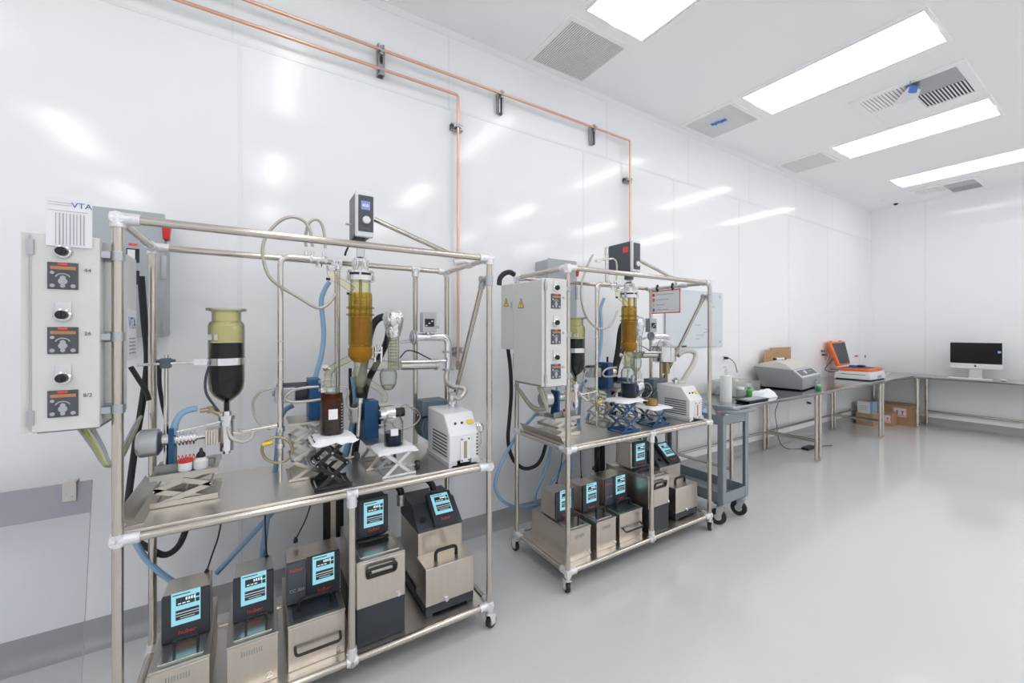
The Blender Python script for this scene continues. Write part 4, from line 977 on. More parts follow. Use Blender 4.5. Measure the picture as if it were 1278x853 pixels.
def proc(ox, near):
    S = V((ox-RX, 0, 0)); w = 'near' if near else 'far'
    def R(x, y, Y): return P(x, y, Y)+S
    def one(name, label, cat, loc, group=None): return thing(name, label, cat, loc, group)
    # ---- feed vessel
    cx, cy = -.095+S.x, 2.029; zf = lambda y: P(283, y, 2.029).z; c0 = (cx, cy, 0)
    t = one('feed_vessel', 'tall glass feed vessel filled with black liquid on the %s rack' % w, 'glass vessel', (cx, cy, zf(515)), 'feed vessels on the racks')
    prof = [(.012, zf(516)), (.012, zf(502)), (.028, zf(498)), (.046, zf(493)), (.058, zf(486)), (.062, zf(476)), (.062, zf(407)), (.058, zf(403)), (.050, zf(401)), (.050, zf(390)), (.066, zf(387.5)), (.066, zf(386))]
    MB().shell(prof, .003, c0, seg=36).build('glass_wall', 'yellow_glass', t)
    m = MB(); m.lathe([(.058, zf(388.5)), (.069, zf(388.5)), (.069, zf(385.5)), (.058, zf(385.5))], c0, (0,0,1), 36, closed=True); m.build('rim', 'pale_glass', t)
    MB().shell([(.0585, zf(427)), (.0585, zf(408)), (.0545, zf(404)), (.0465, zf(402)), (.0465, zf(390))], .0008, c0, seg=32).build('residue_film', 'residue', t)
    li = [(.0085, zf(515)), (.0085, zf(501)), (.024, zf(497)), (.042, zf(492)), (.054, zf(485)), (.0585, zf(475)), (.0585, zf(428)), (0, zf(428))]
    MB().lathe(li, c0, seg=36).build('liquid', 'dark_liquid', t)
    m = MB(); zr = zf(451); m.lathe([(.0625, zr-.014), (.066, zr-.014), (.066, zr+.014), (.0625, zr+.014)], c0, (0,0,1), 36, closed=True)
    m.box(cx-.105, cx-.062, cy-.012, cy+.012, zr-.012, zr+.012); m.cyl((cx-.085, cy-.022, zr), (cx-.085, cy+.022, zr), .006, seg=10); m.build('clamp_ring', 'chrome', t)
    m = MB()
    for k in (0, 1): m.cbox((cx-.052+.02*k, cy-.052, zf(421)), (.012, .01, .022))
    m.build('side_stopper', 'zinc', t)
    # clamp rod with boss head and its upright
    t = one('clamp_stand', 'steel support rod with blue boss clamp left of the %s feed vessel' % w, 'clamp stand', (R(206,575,2.03).x, 2.03, R(206, 575, 2.03).z))
    ux = R(206.5, 455, 2.03).x
    MB().cyl((ux, 2.045, R(206.5, 585, 2.045).z), (ux, 2.045, zr+.03), .0075, seg=14).build('upright', 'steel', t)
    MB().cyl((ox+.0, 2.029, zr-.004), (cx-.088, 2.029, zr), .0055, seg=12).build('rod', 'chrome', t)
    m = MB(); m.box(ux-.016, ux+.016, 2.018, 2.058, zr-.020, zr+.018); m.cyl((ux-.03, 2.037, zr+.008), (ux+.03, 2.037, zr+.008), .006, seg=10); m.cyl((ux, 2.0, zr-.010), (ux, 2.02, zr-.010), .009, seg=8); m.build('boss_head', 'motor_blue' if near else 'blue', t, bevel=.003)
    # ---- feed pump lift and pump
    lz1 = R(230, 588, 1.965).z
    lift('scissor_platform', 'wide steel scissor platform carrying the feed pump on the %s rack' % w, -.322+S.x, -.118+S.x, 1.955, 2.15, PLATE, lz1, 2, 'brushed', 'scissor platform', knob=False, arm=.019, plate=.022)
    z = R(225, 549, 2.03).z; y = 2.03
    t = one('feed_pump', 'feed gear pump with grey motor and blue bracket on the %s rack' % w, 'pump', (-.2+S.x, y, lz1), 'feed pumps')
    X = lambda px: R(px, 549, 2.03).x
    m = MB(); m.cyl((X(176), y, z), (X(198), y, z), .052, .050, seg=32); m.cyl((X(171), y, z), (X(176), y, z), .040, .052, seg=32); m.cyl((X(198), y, z), (X(203), y, z), .050, .032, seg=32)
    for k in range(6): a = k*PI/3; m.cyl((X(175)-.003, y+.040*math.cos(a), z+.040*math.sin(a)), (X(178), y+.040*math.cos(a), z+.040*math.sin(a)), .004, seg=8)
    m.build('gear_motor', 'zinc', t, bevel=.002)
    MB().cyl((X(200), y, z+.006), (X(214), y, z+.006), .022, seg=20).build('motor_neck', 'steel', t)
    bz0, bz1 = lz1, R(215, 535, 2.0).z; bx = X(214)
    MB().box(bx-.004, bx+.012, 1.985, 2.075, bz0+.0, bz1).build('mounting_bracket', 'blue', t, bevel=.002)
    m = MB(); x = X(219)
    for k in range(6): m.cyl((x+k*.011, y, z+.004), (x+k*.011+.006, y, z+.004), .0265, seg=24); m.cyl((x+k*.011+.005, y, z+.004), (x+k*.011+.0115, y, z+.004), .017, seg=20)
    m.cyl((bx+.01, y, z+.004), (x+.002, y, z+.004), .012, seg=14); m.cyl((x+.066, y, z+.004), (X(258), y, z+.004), .011, seg=14); m.build('bellows_coupling', 'chrome', t)
    m = MB(); x = X(257)
    for k in range(5): q = .030 if k % 2 else .034; m.box(x+k*.0085, x+k*.0085+.008, y-q, y+q, z-.028, z+.032)
    m.build('pump_head', 'tank_steel', t, bevel=.001)
    m = MB(); m.box(X(196), X(268), 1.985, 2.075, lz1, lz1+.010); m.box(X(196), X(268), 1.978, 1.985, lz1, lz1+.028); m.build('base_channel', 'cabinet_dark_edge', t)
    m = MB(); m.tube([(bx+.02, 1.99, z+.040), (X(240), 1.995, z+.046), (X(276), 2.0, z+.060)], .003, 8); m.build('tie_rod', 'steel', t)
    # ---- outlet valve under the vessel
    t = one('outlet_valve', 'vertical steel outlet valve block below the %s feed vessel' % w, 'valve', (cx, cy, zf(563)), 'outlet valves below the feed vessels')
    xx = X(289); m = MB(); m.cyl((cx, cy, zf(562)), (cx, cy, zf(522)), .0245, seg=28); m.cyl((cx, cy, zf(566)), (cx, cy, zf(561)), .014, seg=16); m.cyl((cx, cy, zf(524)), (cx, cy, zf(518)), .029, seg=24); m.build('valve_body', 'chrome', t, bevel=.001)
    MB().cyl((cx, cy, zf(518)), (cx, cy, zf(513)), .018, seg=20).build('inlet_collar', 'chrome', t)
    m = MB(); m.cyl((cx-.02, cy-.02, zf(516)), (cx-.045, cy-.02, zf(510)), .010, seg=12); m.cyl((cx-.04, cy-.02, zf(508)), (cx-.085, cy-.02, zf(509.5)), .0085, seg=12); m.cyl((cx-.052, cy-.02, zf(513)), (cx-.052, cy-.02, zf(505)), .011, seg=8)
    m.build('hose_coupling', 'brass', t)
    m = MB(); m.cyl((X(290), cy, zf(542)), (X(345), cy, zf(538)), .0075, seg=14); m.cyl((X(297), cy, zf(541.5)), (X(303), cy, zf(541)), .013, seg=6); m.cyl((X(336), cy, zf(539)), (X(346), cy, zf(538)), .011, seg=14)
    m.build('outlet_pipe', 'steel', t)
    solo('braided_hose', MB().tube([(cx+.005, cy-.030, zf(533)), (cx+.012, cy-.045, zf(541)), (cx+.03, cy-.055, zf(547)), (cx+.055, cy-.05, zf(551)), (cx+.082, cy-.04, zf(549)), (cx+.09, cy-.02, zf(543)), (cx+.11, cy-.005, zf(541))], .0062, 10), 'beige_hose', 'short beige hose bending around the %s outlet valve' % w, 'hose')
    solo('drain_hose', MB().tube([(cx-.050, cy-.02, zf(449)), (cx-.066, cy-.03, zf(470)), (cx-.064, cy-.035, zf(488)), (cx-.040, cy-.035, zf(503)), (cx-.025, cy-.03, zf(511))], .0045, 8), 'charcoal_soft', 'thin dark line running down the left side of the %s feed vessel' % w, 'hose')
    # little containers on the platform
    q = R(232, 577, 1.98)
    t = one('screw_jar', 'small white jar with red lid on the %s pump platform' % w, 'jar', (q.x, 1.966, lz1+.001), None)
    jz = lz1+.001; jy = 1.966
    MB().lathe([(.020, 0), (.022, .003), (.022, .030), (.020, .033)], (q.x, jy, jz), (0,0,1), 22).build('jar', 'white_plastic', t)
    m = MB(); m.lathe([(.0235, .032), (.0235, .041), (.021, .043)], (q.x, jy, jz), (0,0,1), 22); m.build('lid', 'red', t)
    if near:
        q = R(251, 575, 1.97); t = one('dropper_bottle', 'small white bottle with black cap beside the red-lidded jar', 'bottle', (q.x, jy, jz))
        MB().lathe([(.021, 0), (.023, .003), (.023, .032), (.012, .043), (.011, .046)], (q.x, jy, jz), (0,0,1), 22).build('bottle', 'white_plastic', t)
        m = MB(); m.lathe([(.014, .044), (.014, .056), (.006, .066), (.004, .078)], (q.x, jy, jz), (0,0,1), 18); m.build('cap', 'black', t)
        sp = MB(); sp.tube([V((R(222, 556, 1.98).x+.0016*k, 1.980+.008*math.cos(k*.9), jz+.048+.008*math.sin(k*.9))) for k in range(36)], .0015, 5, smooth=False)
        solo('red_coil', sp, 'red_label', 'small red coiled lead in front of the feed pump coupling', 'coil')
    # ---- bent standpipe and manifold at its top
    t = one('standpipe', 'slim bent steel standpipe right of the %s feed vessel' % w, 'pipe', (R(350, 600, 2.032).x, 2.032, PLATE), 'bent standpipes')
    sx = R(350, 400, 2.032).x; zt_ = R(350, 320, 2.032).z; ze = R(388, 318, 2.032)
    MB().tube(bend([(sx, 2.032, R(350, 575, 2.032).z), (sx, 2.032, zt_), (ze.x, 2.032, zt_+.001)], .04, 7), .0115, 16, smooth=False).build('pipe', 'steel', t)
    for yy in (536, 556): MB().cyl((sx, 2.032, R(350, yy+3, 2.032).z), (sx, 2.032, R(350, yy-3, 2.032).z), .017, seg=18).build('pipe_clamp', 'chrome', t)
    MB().cyl((sx, 2.032, PLATE), (sx, 2.032, R(350, 575, 2.032).z), .006, seg=10).build('foot_rod', 'steel', t)
    t = one('valve_manifold', 'small steel valve manifold with braided hoses at the %s standpipe top' % w, 'valve', (R(398, 320, 2.032).x, 2.032, zt_-.03), 'valve manifolds')
    a, b = R(388, 318, 2.032), R(408, 321, 2.032)
    m = MB(); m.cyl((a.x, 2.032, zt_), (b.x, 2.032, zt_), .0125, seg=14); m.cyl((a.x-.004, 2.032, zt_), (a.x+.006, 2.032, zt_), .017, seg=6); m.cyl((b.x-.012, 2.032, zt_), (b.x, 2.032, zt_), .017, seg=6)
    xm = (a.x+b.x)/2
    m.cyl((xm, 2.032, zt_-.030), (xm, 2.032, zt_), .009, seg=10); m.cyl((xm, 2.032, zt_-.034), (xm, 2.032, zt_-.022), .014, seg=10)
    for px in (382, 390, 404): q = R(px, 310, 2.032); m.cyl((q.x, 2.032, zt_), (q.x, 2.032, zt_+.035), .0075, seg=12)
    m.build('manifold_body', 'chrome', t)
    if not near:       # tall valve standing above the manifold
        m = MB(); q = P(757, 330, 2.032); m.cyl((q.x, 2.032, zt_), (q.x, 2.032, P(757, 312, 2.03).z), .011, seg=14); m.cyl((q.x, 2.032, P(757, 318, 2.03).z), (q.x, 2.032, P(757, 309, 2.03).z), .014, seg=14)
        a = P(745, 325, 2.032); b = P(765, 323, 2.032); m.cyl(a, b, .008, seg=10); m.box(a.x-.01, a.x+.03, 2.02, 2.044, a.z-.012, a.z+.004)
        m.build('stopcock', 'steel', t); solo('overflow_hose', MB().tube([P(765, 323, 2.03), P(769, 327, 2.03), P(770, 338, 2.03), P(769, 350, 2.03)], .006, 10), 'beige_hose', 'short beige hose arched beside the far stirrer head', 'hose')
    # braided loops
    if near:
        L1 = [(382, 308), (381, 296), (385, 280), (393, 274), (401, 279), (405, 294), (406, 310)]
        L2 = [(390, 308), (388, 292), (383, 280), (374, 273), (362, 271), (348, 277), (334, 292), (328, 308), (329, 326), (336, 345), (350, 358), (372, 371), (392, 383), (403, 384), (412, 377), (419, 367)]
        solo('braided_hose', MB().tube([R(a, b, 2.032) for a, b in L1], .0062, 10), 'braid', 'small arched braided hose above the near valve manifold', 'hose')
        solo('braided_hose', MB().tube([R(a, b, 2.00) for a, b in L2], .0068, 10), 'braid', 'large looping braided hose hanging from the near manifold', 'hose')
    else:
        L2 = [(740, 318), (734, 330), (728, 346), (725, 362), (727, 382), (734, 399), (746, 410), (758, 409), (766, 400), (770, 388)]
        solo('braided_hose', MB().tube([P(a, b, 2.00) for a, b in L2], .0068, 10), 'braid', 'large looping braided hose under the far top rail', 'hose')
    # ---- wiped film evaporator column
    ex, ey = .432+S.x, 2.05; zc = lambda y: P(450, y, 2.05).z; c0 = (ex, ey, 0)
    t = one('glass_evaporator', 'amber glass evaporator column with side arms on the %s rack' % w, 'evaporator', (ex, ey, zc(480)), 'glass evaporator columns')
    m = MB(); m.lathe([(.017, zc(326)), (.021, zc(300))], c0, seg=20); m.build('drive_coupling', 'frosty', t)
    m = MB(); m.lathe([(.035, zc(341)), (.035, zc(324)), (.028, zc(322)), (.014, zc(321))], c0, seg=24)
    for k in range(8): a = k*PI/4; m.cyl((ex+.034*math.cos(a), ey+.034*math.sin(a), zc(340)), (ex+.034*math.cos(a), ey+.034*math.sin(a), zc(324)), .004, seg=6)
    m.build('bearing_lantern', 'chrome', t)
    m = MB(); m.lathe([(.063, zc(342)), (.063, zc(339.5)), (.05, zc(338))], c0, seg=30); m.lathe([(.066, zc(351)), (.066, zc(345)), (.05, zc(344))], c0, seg=30)
    for k in range(6): a = k*PI/3+.3; m.cyl((ex+.058*math.cos(a), ey+.058*math.sin(a), zc(351)), (ex+.058*math.cos(a), ey+.058*math.sin(a), zc(338)), .0055, seg=8)
    m.build('top_flange', 'chrome', t); MB().lathe([(.058, zc(344.5)), (.058, zc(342))], c0, seg=30).build('gasket', 'black', t)
    MB().shell([(.046, zc(434)), (.046, zc(350))], .003, c0, seg=32).build('glass_neck', 'yellow_glass', t)
    pr = [(.050, zc(433)), (.0545, zc(430)), (.0545, zc(369)), (.050, zc(366))]
    MB().shell(pr, .003, c0, seg=32).build('heating_jacket', 'amber_glass', t)
    m = MB()
    for yy in (384.5, 393): m.lathe([(.052, zc(yy)-.006), (.064, zc(yy)-.004), (.064, zc(yy)+.003), (.052, zc(yy)+.006)], c0, (0,0,1), 30, closed=True)
    m.build('flange_rings', 'amber_glass', t)
    m = MB(); m.cyl((ex, ey, zc(432)), (ex, ey, zc(345)), .007, seg=12)
    for k in range(15): z = zc(372)-k*(zc(372)-zc(428))/15; m.lathe([(.030, z-.0018), (.034, z-.0018), (.034, z+.0018), (.030, z+.0018)], c0, (0,0,1), 20, closed=True)
    for k in range(4): a = k*PI/2+.5; m.cyl((ex+.036*math.cos(a), ey+.036*math.sin(a), zc(430)), (ex+.036*math.cos(a), ey+.036*math.sin(a), zc(366)), .003, seg=6)
    m.build('wiper_cage', 'brass', t)
    MB().lathe([(.043, zc(431)), (.0435, zc(428)), (.0435, zc(396)), (.042, zc(396)), (.042, zc(428)), (.0, zc(430.5))], c0, seg=30).build('product_film', 'amber_product', t)
    # cone and outlet arms
    MB().shell([(.030, zc(452)), (.050, zc(447)), (.056, zc(443)), (.056, zc(435)), (.047, zc(432))], .004, c0, seg=28).build('bottom_bell', 'amber_product', t)
    MB().shell([(.020, zc(483)), (.024, zc(476)), (.030, zc(468)), (.029, zc(452))], .003, c0, seg=24).build('lower_neck', 'pale_glass', t)
    def arm(name, pts, r, m, r0=None): return MB().tube(pts, r, 16).build(name, m, t)
    arm('discharge_arm', [R(446, 441, 2.045), R(434, 449, 2.03), R(420, 456, 2.01), R(411, 465, 1.97), R(409, 476, 1.94), R(409, 484, 1.93)], .0155, 'yellow_glass')
    arm('feed_arm', [R(440, 362, 2.04), R(430, 355, 2.035), R(418, 348, 2.03), R(413, 342, 2.03), R(413, 336, 2.03)], .0165, 'yellow_glass')
    m = MB(); q = R(414, 335, 2.03); m.lathe([(.020, -.012), (.024, -.006), (.024, .008), (.014, .014)], q, seg=16); q2 = R(419, 331, 2.03); m.cyl(q2+V((-.02, 0, 0)), q2+V((.025, 0, 0)), .012, seg=12); m.cyl(q2+V((.01, 0, -.02)), q2+V((.01, 0, .016)), .011, seg=12)
    MB().cyl(R(407, 348, 2.03), R(412, 349, 2.03), .006, seg=8).build('clamp_screw', 'rubber', t); MB().cyl(R(433, 366, 2.03), R(436, 367, 2.03), .006, seg=8).build('clamp_screw', 'rubber', t)
    m.build('feed_valve', 'chrome', t)
    arm('vapour_arm', [R(452, 447, 2.06), R(464, 455, 2.09), R(480, 457, 2.11), R(494, 457, 2.12)], .028, 'pale_glass')
    arm('condensate_arm', [R(452, 470, 2.05), R(464, 480, 2.05), R(474, 486, 2.05), R(480, 494, 2.05), R(479, 502, 2.05)], .0145, 'pale_glass')
    m = MB(); q = R(449, 470, 2.05); m.lathe([(.020, -.045), (.032, -.03), (.034, .015), (.024, .045)], q, seg=20); m.cyl(R(449, 480, 2.05), R(449, 490, 2.05), .012, seg=14); m.build('receiver_bulb', 'pale_glass', t)
    m = MB()
    for px in (468, 476): m.cyl(R(px, 433, 2.06), R(px, 452, 2.06), .006, seg=10)
    m.cyl(R(467, 440, 2.06), R(477, 440, 2.06), .006, seg=8); m.cyl(R(472, 430, 2.06), R(472, 434, 2.06), .008, seg=8); m.build('clamp_fork', 'chrome', t)
    m = MB(); q = R(406.5, 461, 1.98); m.cyl(q, q+V((-.004, -.012, .012)), .011, seg=14); m.cyl(q+V((.02, 0, 0)), q, .007, seg=10); m.build('arm_stopcock', 'steel', t)
    # ---- condenser with foil cap
    kx, ky = R(491, 430, 2.12).x, 2.12; kz = lambda y: R(491, y, 2.12).z; k0 = (kx, ky, 0)
    t = one('glass_condenser', 'glass condenser with crumpled foil cap on the %s rack' % w, 'condenser', (kx, ky, kz(486)), 'foil-capped condensers')
    MB().shell([(.029, kz(462)), (.029, kz(414))], .003, k0, seg=26).build('condenser_tube', 'pale_glass', t)
    m = MB(); m.lathe([(.016, kz(460)), (.016, kz(416))], k0, seg=14)
    for k in range(9): z = kz(456)+k*.016; m.lathe([(.018, z-.002), (.023, z), (.018, z+.002)], k0, (0,0,1), 18)
    m.build('cooling_coil', 'frosty', t)
    pr = [(.008, kz(487)), (.024, kz(485.5)), (.038, kz(480)), (.043, kz(473)), (.043, kz(465)), (.030, kz(460))]
    MB().shell(pr, .0025, (kx-.026, ky, 0), seg=28).build('collecting_bulb', 'clear', t)
    MB().lathe([(.006, kz(486)), (.022, kz(484.5)), (.034, kz(480.5)), (.0, kz(480.5))], (kx-.026, ky, 0), seg=24).build('condensate', 'yellow_glass', t)
    # crumpled foil
    rnd = random.Random(3 if near else 4); pr = [(.032, kz(421)), (.037, kz(416)), (.040, kz(409)), (.048, kz(404)), (.052, kz(397)), (.046, kz(391)), (.026, kz(387.5)), (.0, kz(387))]
    f = MB(); f.lathe(pr, (kx, ky, 0), (0,0,1), 22)
    f.v = [V((kx+(p.x-kx)*(1+rnd.uniform(-.10, .10)), ky+(p.y-ky)*(1+rnd.uniform(-.10, .10)), p.z+rnd.uniform(-.004, .004))) for p in f.v]
    f.build('foil_cap', 'foil', t, ang=12)
    m = MB(); a, b = R(500, 456, 2.13), R(545, 455, 2.13); m.cyl(a, b, .027, seg=24); m.cyl(b-V((.012, 0, 0)), b, .032, seg=24); m.build('cold_trap_tube', 'steel', t)
    m = MB(); m.cyl(R(500, 452, 2.09), R(556, 451, 2.09), .008, seg=12); m.build('vacuum_line', 'chrome', t)
    m = MB(); m.tube([R(499, 427, 2.11), R(503, 427, 2.11), R(511, 426, 2.13), R(517, 425, 2.15)], .008, 10); m.build('side_arm', 'clear', t)
    # ---- stirrer head
    if near:
        fx0, fx1, fy, by = .396+S.x, .472+S.x, 1.985, 2.135; z0, z1 = zc(298), zc(245)
        t = one('stirrer_head', 'white and grey overhead stirrer motor with blue display on the near rack', 'stirrer motor', ((fx0+fx1)/2, ey, z0))
        MB().box(fx0, fx1, fy, by, z0, z1).build('motor_housing', 'charcoal_soft' if False else 'panel_dark', t, bevel=.008)
        m = MB(); m.box(fx0-.001, fx1+.003, fy-.012, fy+.012, z0-.006, z1+.004); m.build('front_frame', 'white_plastic', t, bevel=.006)
        p = MB().box(fx0+.010, fx1+.002, fy-.016, fy-.010, z0+.018, z1-.018).build('control_panel', 'panel_dark', t, bevel=.003)
        MB().box(fx0+.022, fx1-.014, fy-.0175, fy-.0155, z1-.085, z1-.045).build('display', 'screen_blue', p)
        text('display_digits', '400', .020, ((fx0+fx1)/2+.003, fy-.0178, z1-.066), 'screen_white', p)
        MB().lathe([(.018, 0), (.018, .012), (.015, .015), (0, .015)], ((fx0+fx1)/2+.006, fy-.016, z0+.070), (0,-1,0), 24).build('speed_knob', 'aluminium', p)
        text('panel_lettering', '— —', .012, ((fx0+fx1)/2+.004, fy-.0165, z0+.034), 'ink_grey', p)
        m = MB(); m.cyl((ex, ey, z0-.03), (ex, ey, z0), .024, seg=20); m.build('chuck', 'panel_dark', t)
        m = MB(); m.cyl((fx0-.028, fy+.08, z0+.065), (fx0, fy+.08, z0+.065), .005, seg=8); m.build('mounting_rod', 'zinc', t)
        MB().tube([(fx0+.01, fy+.06, z0-.0), (fx0-.012, fy+.06, z0-.03), (fx0-.03, fy+.06, z0-.07), (fx0-.035, fy+.06, z0-.09)], .0045, 8).build('cable', 'black', t)
    else:
        fx0, fx1, fy, by = 2.205, 2.315, 1.975, 2.165; z0, z1 = P(783, 338, 1.98).z, P(783, 300, 1.98).z
        fx0 = P(787, 300, 1.98).x
        t = one('stirrer_head', 'dark overhead stirrer motor with red label on the far rack', 'stirrer motor', ((fx0+fx1)/2, ey, z0))
        MB().box(fx0, fx1, fy, by+.03, z0, z1).build('motor_housing', 'panel_dark', t, bevel=.008)
        MB().box(fx0-.002, fx1+.002, fy-.012, fy+.010, z0-.004, z1+.004).build('front_frame', 'white_plastic', t, bevel=.006)
        p = MB().box(fx0+.010, fx1-.006, fy-.016, fy-.010, z0+.012, z1-.014).build('control_panel', 'panel_dark', t, bevel=.003)
        MB().lathe([(.018, 0), (.018, .014), (0, .015)], ((fx0+fx1)/2, fy-.016, z0+.050), (0,-1,0), 20).build('speed_knob', 'aluminium', p)
        MB().box(fx0-.0015, fx0, fy+.025, fy+.075, z1-.075, z1-.035).build('red_label', 'red_label', t)
        MB().cyl((ex, ey, z0-.05), (ex, ey, z0), .032, seg=20).build('chuck', 'panel_dark', t)
    # ---- product gear pumps with grey motors and blue housings
    def side_pump(label, mx0, mx1, bx0, bx1, py0, py1, Y, lf):
        a, b, c_, d = R(mx0, 480, Y).x, R(mx1, 480, Y).x, R(bx0, 490, Y).x, R(bx1, 490, Y).x; z1, z0 = R(bx1, py0, Y).z, R(bx1, py1, Y).z; zm = z0+(z1-z0)*.62
        t = one('gear_pump', label, 'pump', ((c_+d)/2, Y, z0), 'discharge gear pumps')
        m = MB(); m.cyl((a, Y+.03, zm+.01), (c_, Y+.03, zm+.01), .042, seg=26); m.build('motor', 'charcoal', t, bevel=.002)
        m = MB(); m.box(a-.01, b, Y-.035, Y+.05, zm-.028, zm+.036); m.cyl((a-.02, Y, zm+.012), (a-.01, Y, zm+.012), .012, seg=12); m.build('terminal_box', 'zinc', t, bevel=.004)
        MB().box(c_, d, Y-.045, Y+.06, z0, z1).build('pump_bracket', 'blue', t, bevel=.004)
        m = MB(); m.cyl((d, Y, zm), (d+.05, Y, zm), .030, seg=24); m.cyl((d+.012, Y, zm), (d+.03, Y, zm), .036, seg=24)
        for k in range(6): q = k*PI/3; m.cyl((d+.05, Y+.022*math.cos(q), zm+.022*math.sin(q)), (d+.056, Y+.022*math.cos(q), zm+.022*math.sin(q)), .004, seg=8)
        m.build('pump_head', 'steel', t)
        return t
    side_pump('blue and grey gear pump behind the receiving bottle on the %s rack' % w, 346, 368, 384, 399, 472, 521, 2.08, 0)
    lift('scissor_platform', 'steel scissor platform with round dial under the left gear pump, %s rack' % w, .125+S.x, .30+S.x, 1.99, 2.17, PLATE, R(390, 522, 2.05).z-.003, 3, 'brushed', 'scissor platform', knob=False)
    t = one('dial_gauge', 'round white dial on the %s scissor platform' % w, 'dial', R(393, 573, 1.965))
    q = R(393, 573, 1.985); MB().cyl(q, q-V((0, .020, 0)), .020, seg=24).build('dial_body', 'black', t); MB().cyl(q-V((0, .0195, 0)), q-V((0, .0215, 0)), .0155, seg=24).build('dial_face', 'towel', t)
    MB().cyl(q-V((-.006, .0222, .006)), q-V((.006, .0222, -.006)), .0012, seg=6).build('pointer', 'black', t)
    q = R(460, 520, 2.12)
    side_pump('blue gear pump right of the glass receiver on the %s rack' % w, 440, 448, 452, 470, 499, 546, 2.12, 0)
    lift('scissor_platform', 'steel scissor platform with black knob in the middle of the %s rack' % w, .44+S.x, .56+S.x, 1.96, 2.15, PLATE, R(460, 546, 2.1).z-.003, 1, 'brushed', 'scissor platform')
    t = one('steel_flange_block', 'round steel flange block right of the second gear pump, %s rack' % w, 'flange', R(482, 520, 2.10))
    a = R(472, 520, 2.10); m = MB(); m.cyl((a.x, 2.10, a.z), (a.x+.03, 2.10, a.z), .062, seg=30); m.cyl((a.x+.03, 2.10, a.z+.01), (a.x+.075, 2.10, a.z+.01), .050, seg=30)
    for k in range(8): g = k*PI/4; m.cyl((a.x-.006, 2.10+.052*math.cos(g), a.z+.052*math.sin(g)), (a.x+.036, 2.10+.052*math.cos(g), a.z+.052*math.sin(g)), .005, seg=8)
    m.build('block', 'chrome', t); m = MB(); m.cyl((a.x+.075, 2.10, a.z+.01), (a.x+.13, 2.10, a.z+.01), .024, seg=16); m.build('sensor_head', 'black', t)
    # ---- vacuum pump
    gx0, gx1, gy0, gy1 = .785+S.x, .940+S.x, 1.800, 2.09; zb = PLATE+.012; zt2 = .985; zt3 = 1.075
    t = one('vacuum_pump', 'white rotary vane vacuum pump with oil window on the %s rack' % w, 'vacuum pump', ((gx0+gx1)/2, 1.95, PLATE), 'white vacuum pumps')
    m = MB(); m.prism([(gx0, gy0+.004, zb+.012), (gx0, gy0, zt2-.01), (gx0, gy0+.070, zt3-.004), (gx0, gy1, zt3), (gx0, gy1, zb+.012)], (gx1-gx0, 0, 0)); m.build('casing', 'pump_white', t, bevel=.006)
    m = MB()
    for k in range(7): z = zb+.030+k*.0165; m.box(gx0-.0012, gx0+.002, gy0+.030, gy0+.215, z, z+.0065); m.box(gx1-.012, gx1-.004, gy0-.0012, gy0+.002, z, z+.006)
    m.build('cooling_slots', 'vent_dark', t)
    m = MB(); m.box(gx0+.055, gx0+.105, gy0-.006, gy0+.004, zb+.004, zt2-.020); pl = m.build('oil_window_plate', 'white_plastic', t, bevel=.003)
    MB().box(gx0+.072, gx0+.088, gy0-.0075, gy0-.005, zb+.024, zt2-.040).build('oil_window', 'brass', pl)
    m = MB()
    for x in (.062, .098):
        for z in (zb+.014, zt2-.030): m.cyl((gx0+x, gy0-.006, z), (gx0+x, gy0-.0085, z), .004, seg=8)
    m.build('screws', 'black', pl)
    m = MB(); m.box(gx0-.006, gx0+.012, gy0-.004, gy1, PLATE, zb+.014); m.box(gx1-.012, gx1+.006, gy0-.004, gy1, PLATE, zb+.014); m.box(gx0, gx0+.04, gy0, gy0+.02, zb-.006, zb+.02); m.box(gx1-.04, gx1, gy0, gy0+.02, zb-.006, zb+.02); m.build('foot_rails', 'pump_light', t, bevel=.002)
    m = MB(); n_ = V((0, -.080, .070)).normalized()
    for x in (.045, .080): q = V((gx0+x, gy0+.035, (zt2+zt3)/2-.005)); m.cyl(q+n_*-.004, q+n_*.004, .006, seg=12)
    m.build('filler_caps', 'black', t)
    m = MB(); q = V((gx0+.125, gy0+.035, (zt2+zt3)/2-.006)); m.cbox(q+n_*.0045, (.034, .002, .022), Matrix(((1,0,0), tuple(n_), tuple(V((1,0,0)).cross(n_)))).transposed()); m.build('yellow_label', 'yellow', t)
    m = MB(); m.cyl((gx0+.095, gy1-.10, zt3-.004), (gx0+.095, gy1-.10, zt3+.030), .018, seg=18); m.cyl((gx0+.095, gy1-.10, zt3+.022), (gx0+.095, gy1-.10, zt3+.032), .027, seg=18); m.build('inlet_port', 'chrome', t)
    m = MB(); m.box(gx0-.03, gx0+.11, gy1+.0, gy1+.10, zt3-.055, zt3+.030); m.build('terminal_box', 'motor_blue', t, bevel=.006)
    m = MB(); xc = (gx0+gx1)/2-.03; zc2 = PLATE+.130
    m.cyl((xc, gy1, zc2), (xc, gy1+.13, zc2), .066, seg=28)
    for k in range(7): m.lathe([(.066, .008+k*.017), (.080, .008+k*.017), (.080, .012+k*.017), (.066, .012+k*.017)], (xc, gy1, zc2), (0,1,0), 28, closed=True)
    m.build('motor', 'motor_blue', t)
    m = MB(); m.cyl((gx1+.0, gy0+.09, zt2-.005), (gx1+.05, gy0+.09, zt2-.005), .012, seg=12); m.lathe([(.022, 0), (.028, .008), (.028, .035), (.018, .045)], (gx1+.045, gy0+.09, zt2-.03), (0,0,1), 18); m.cyl((gx1+.005, gy0+.09, zt2+.012), (gx1+.05, gy0+.09, zt2+.016), .005, seg=8)
    m.build('exhaust_filter', 'chrome', t)
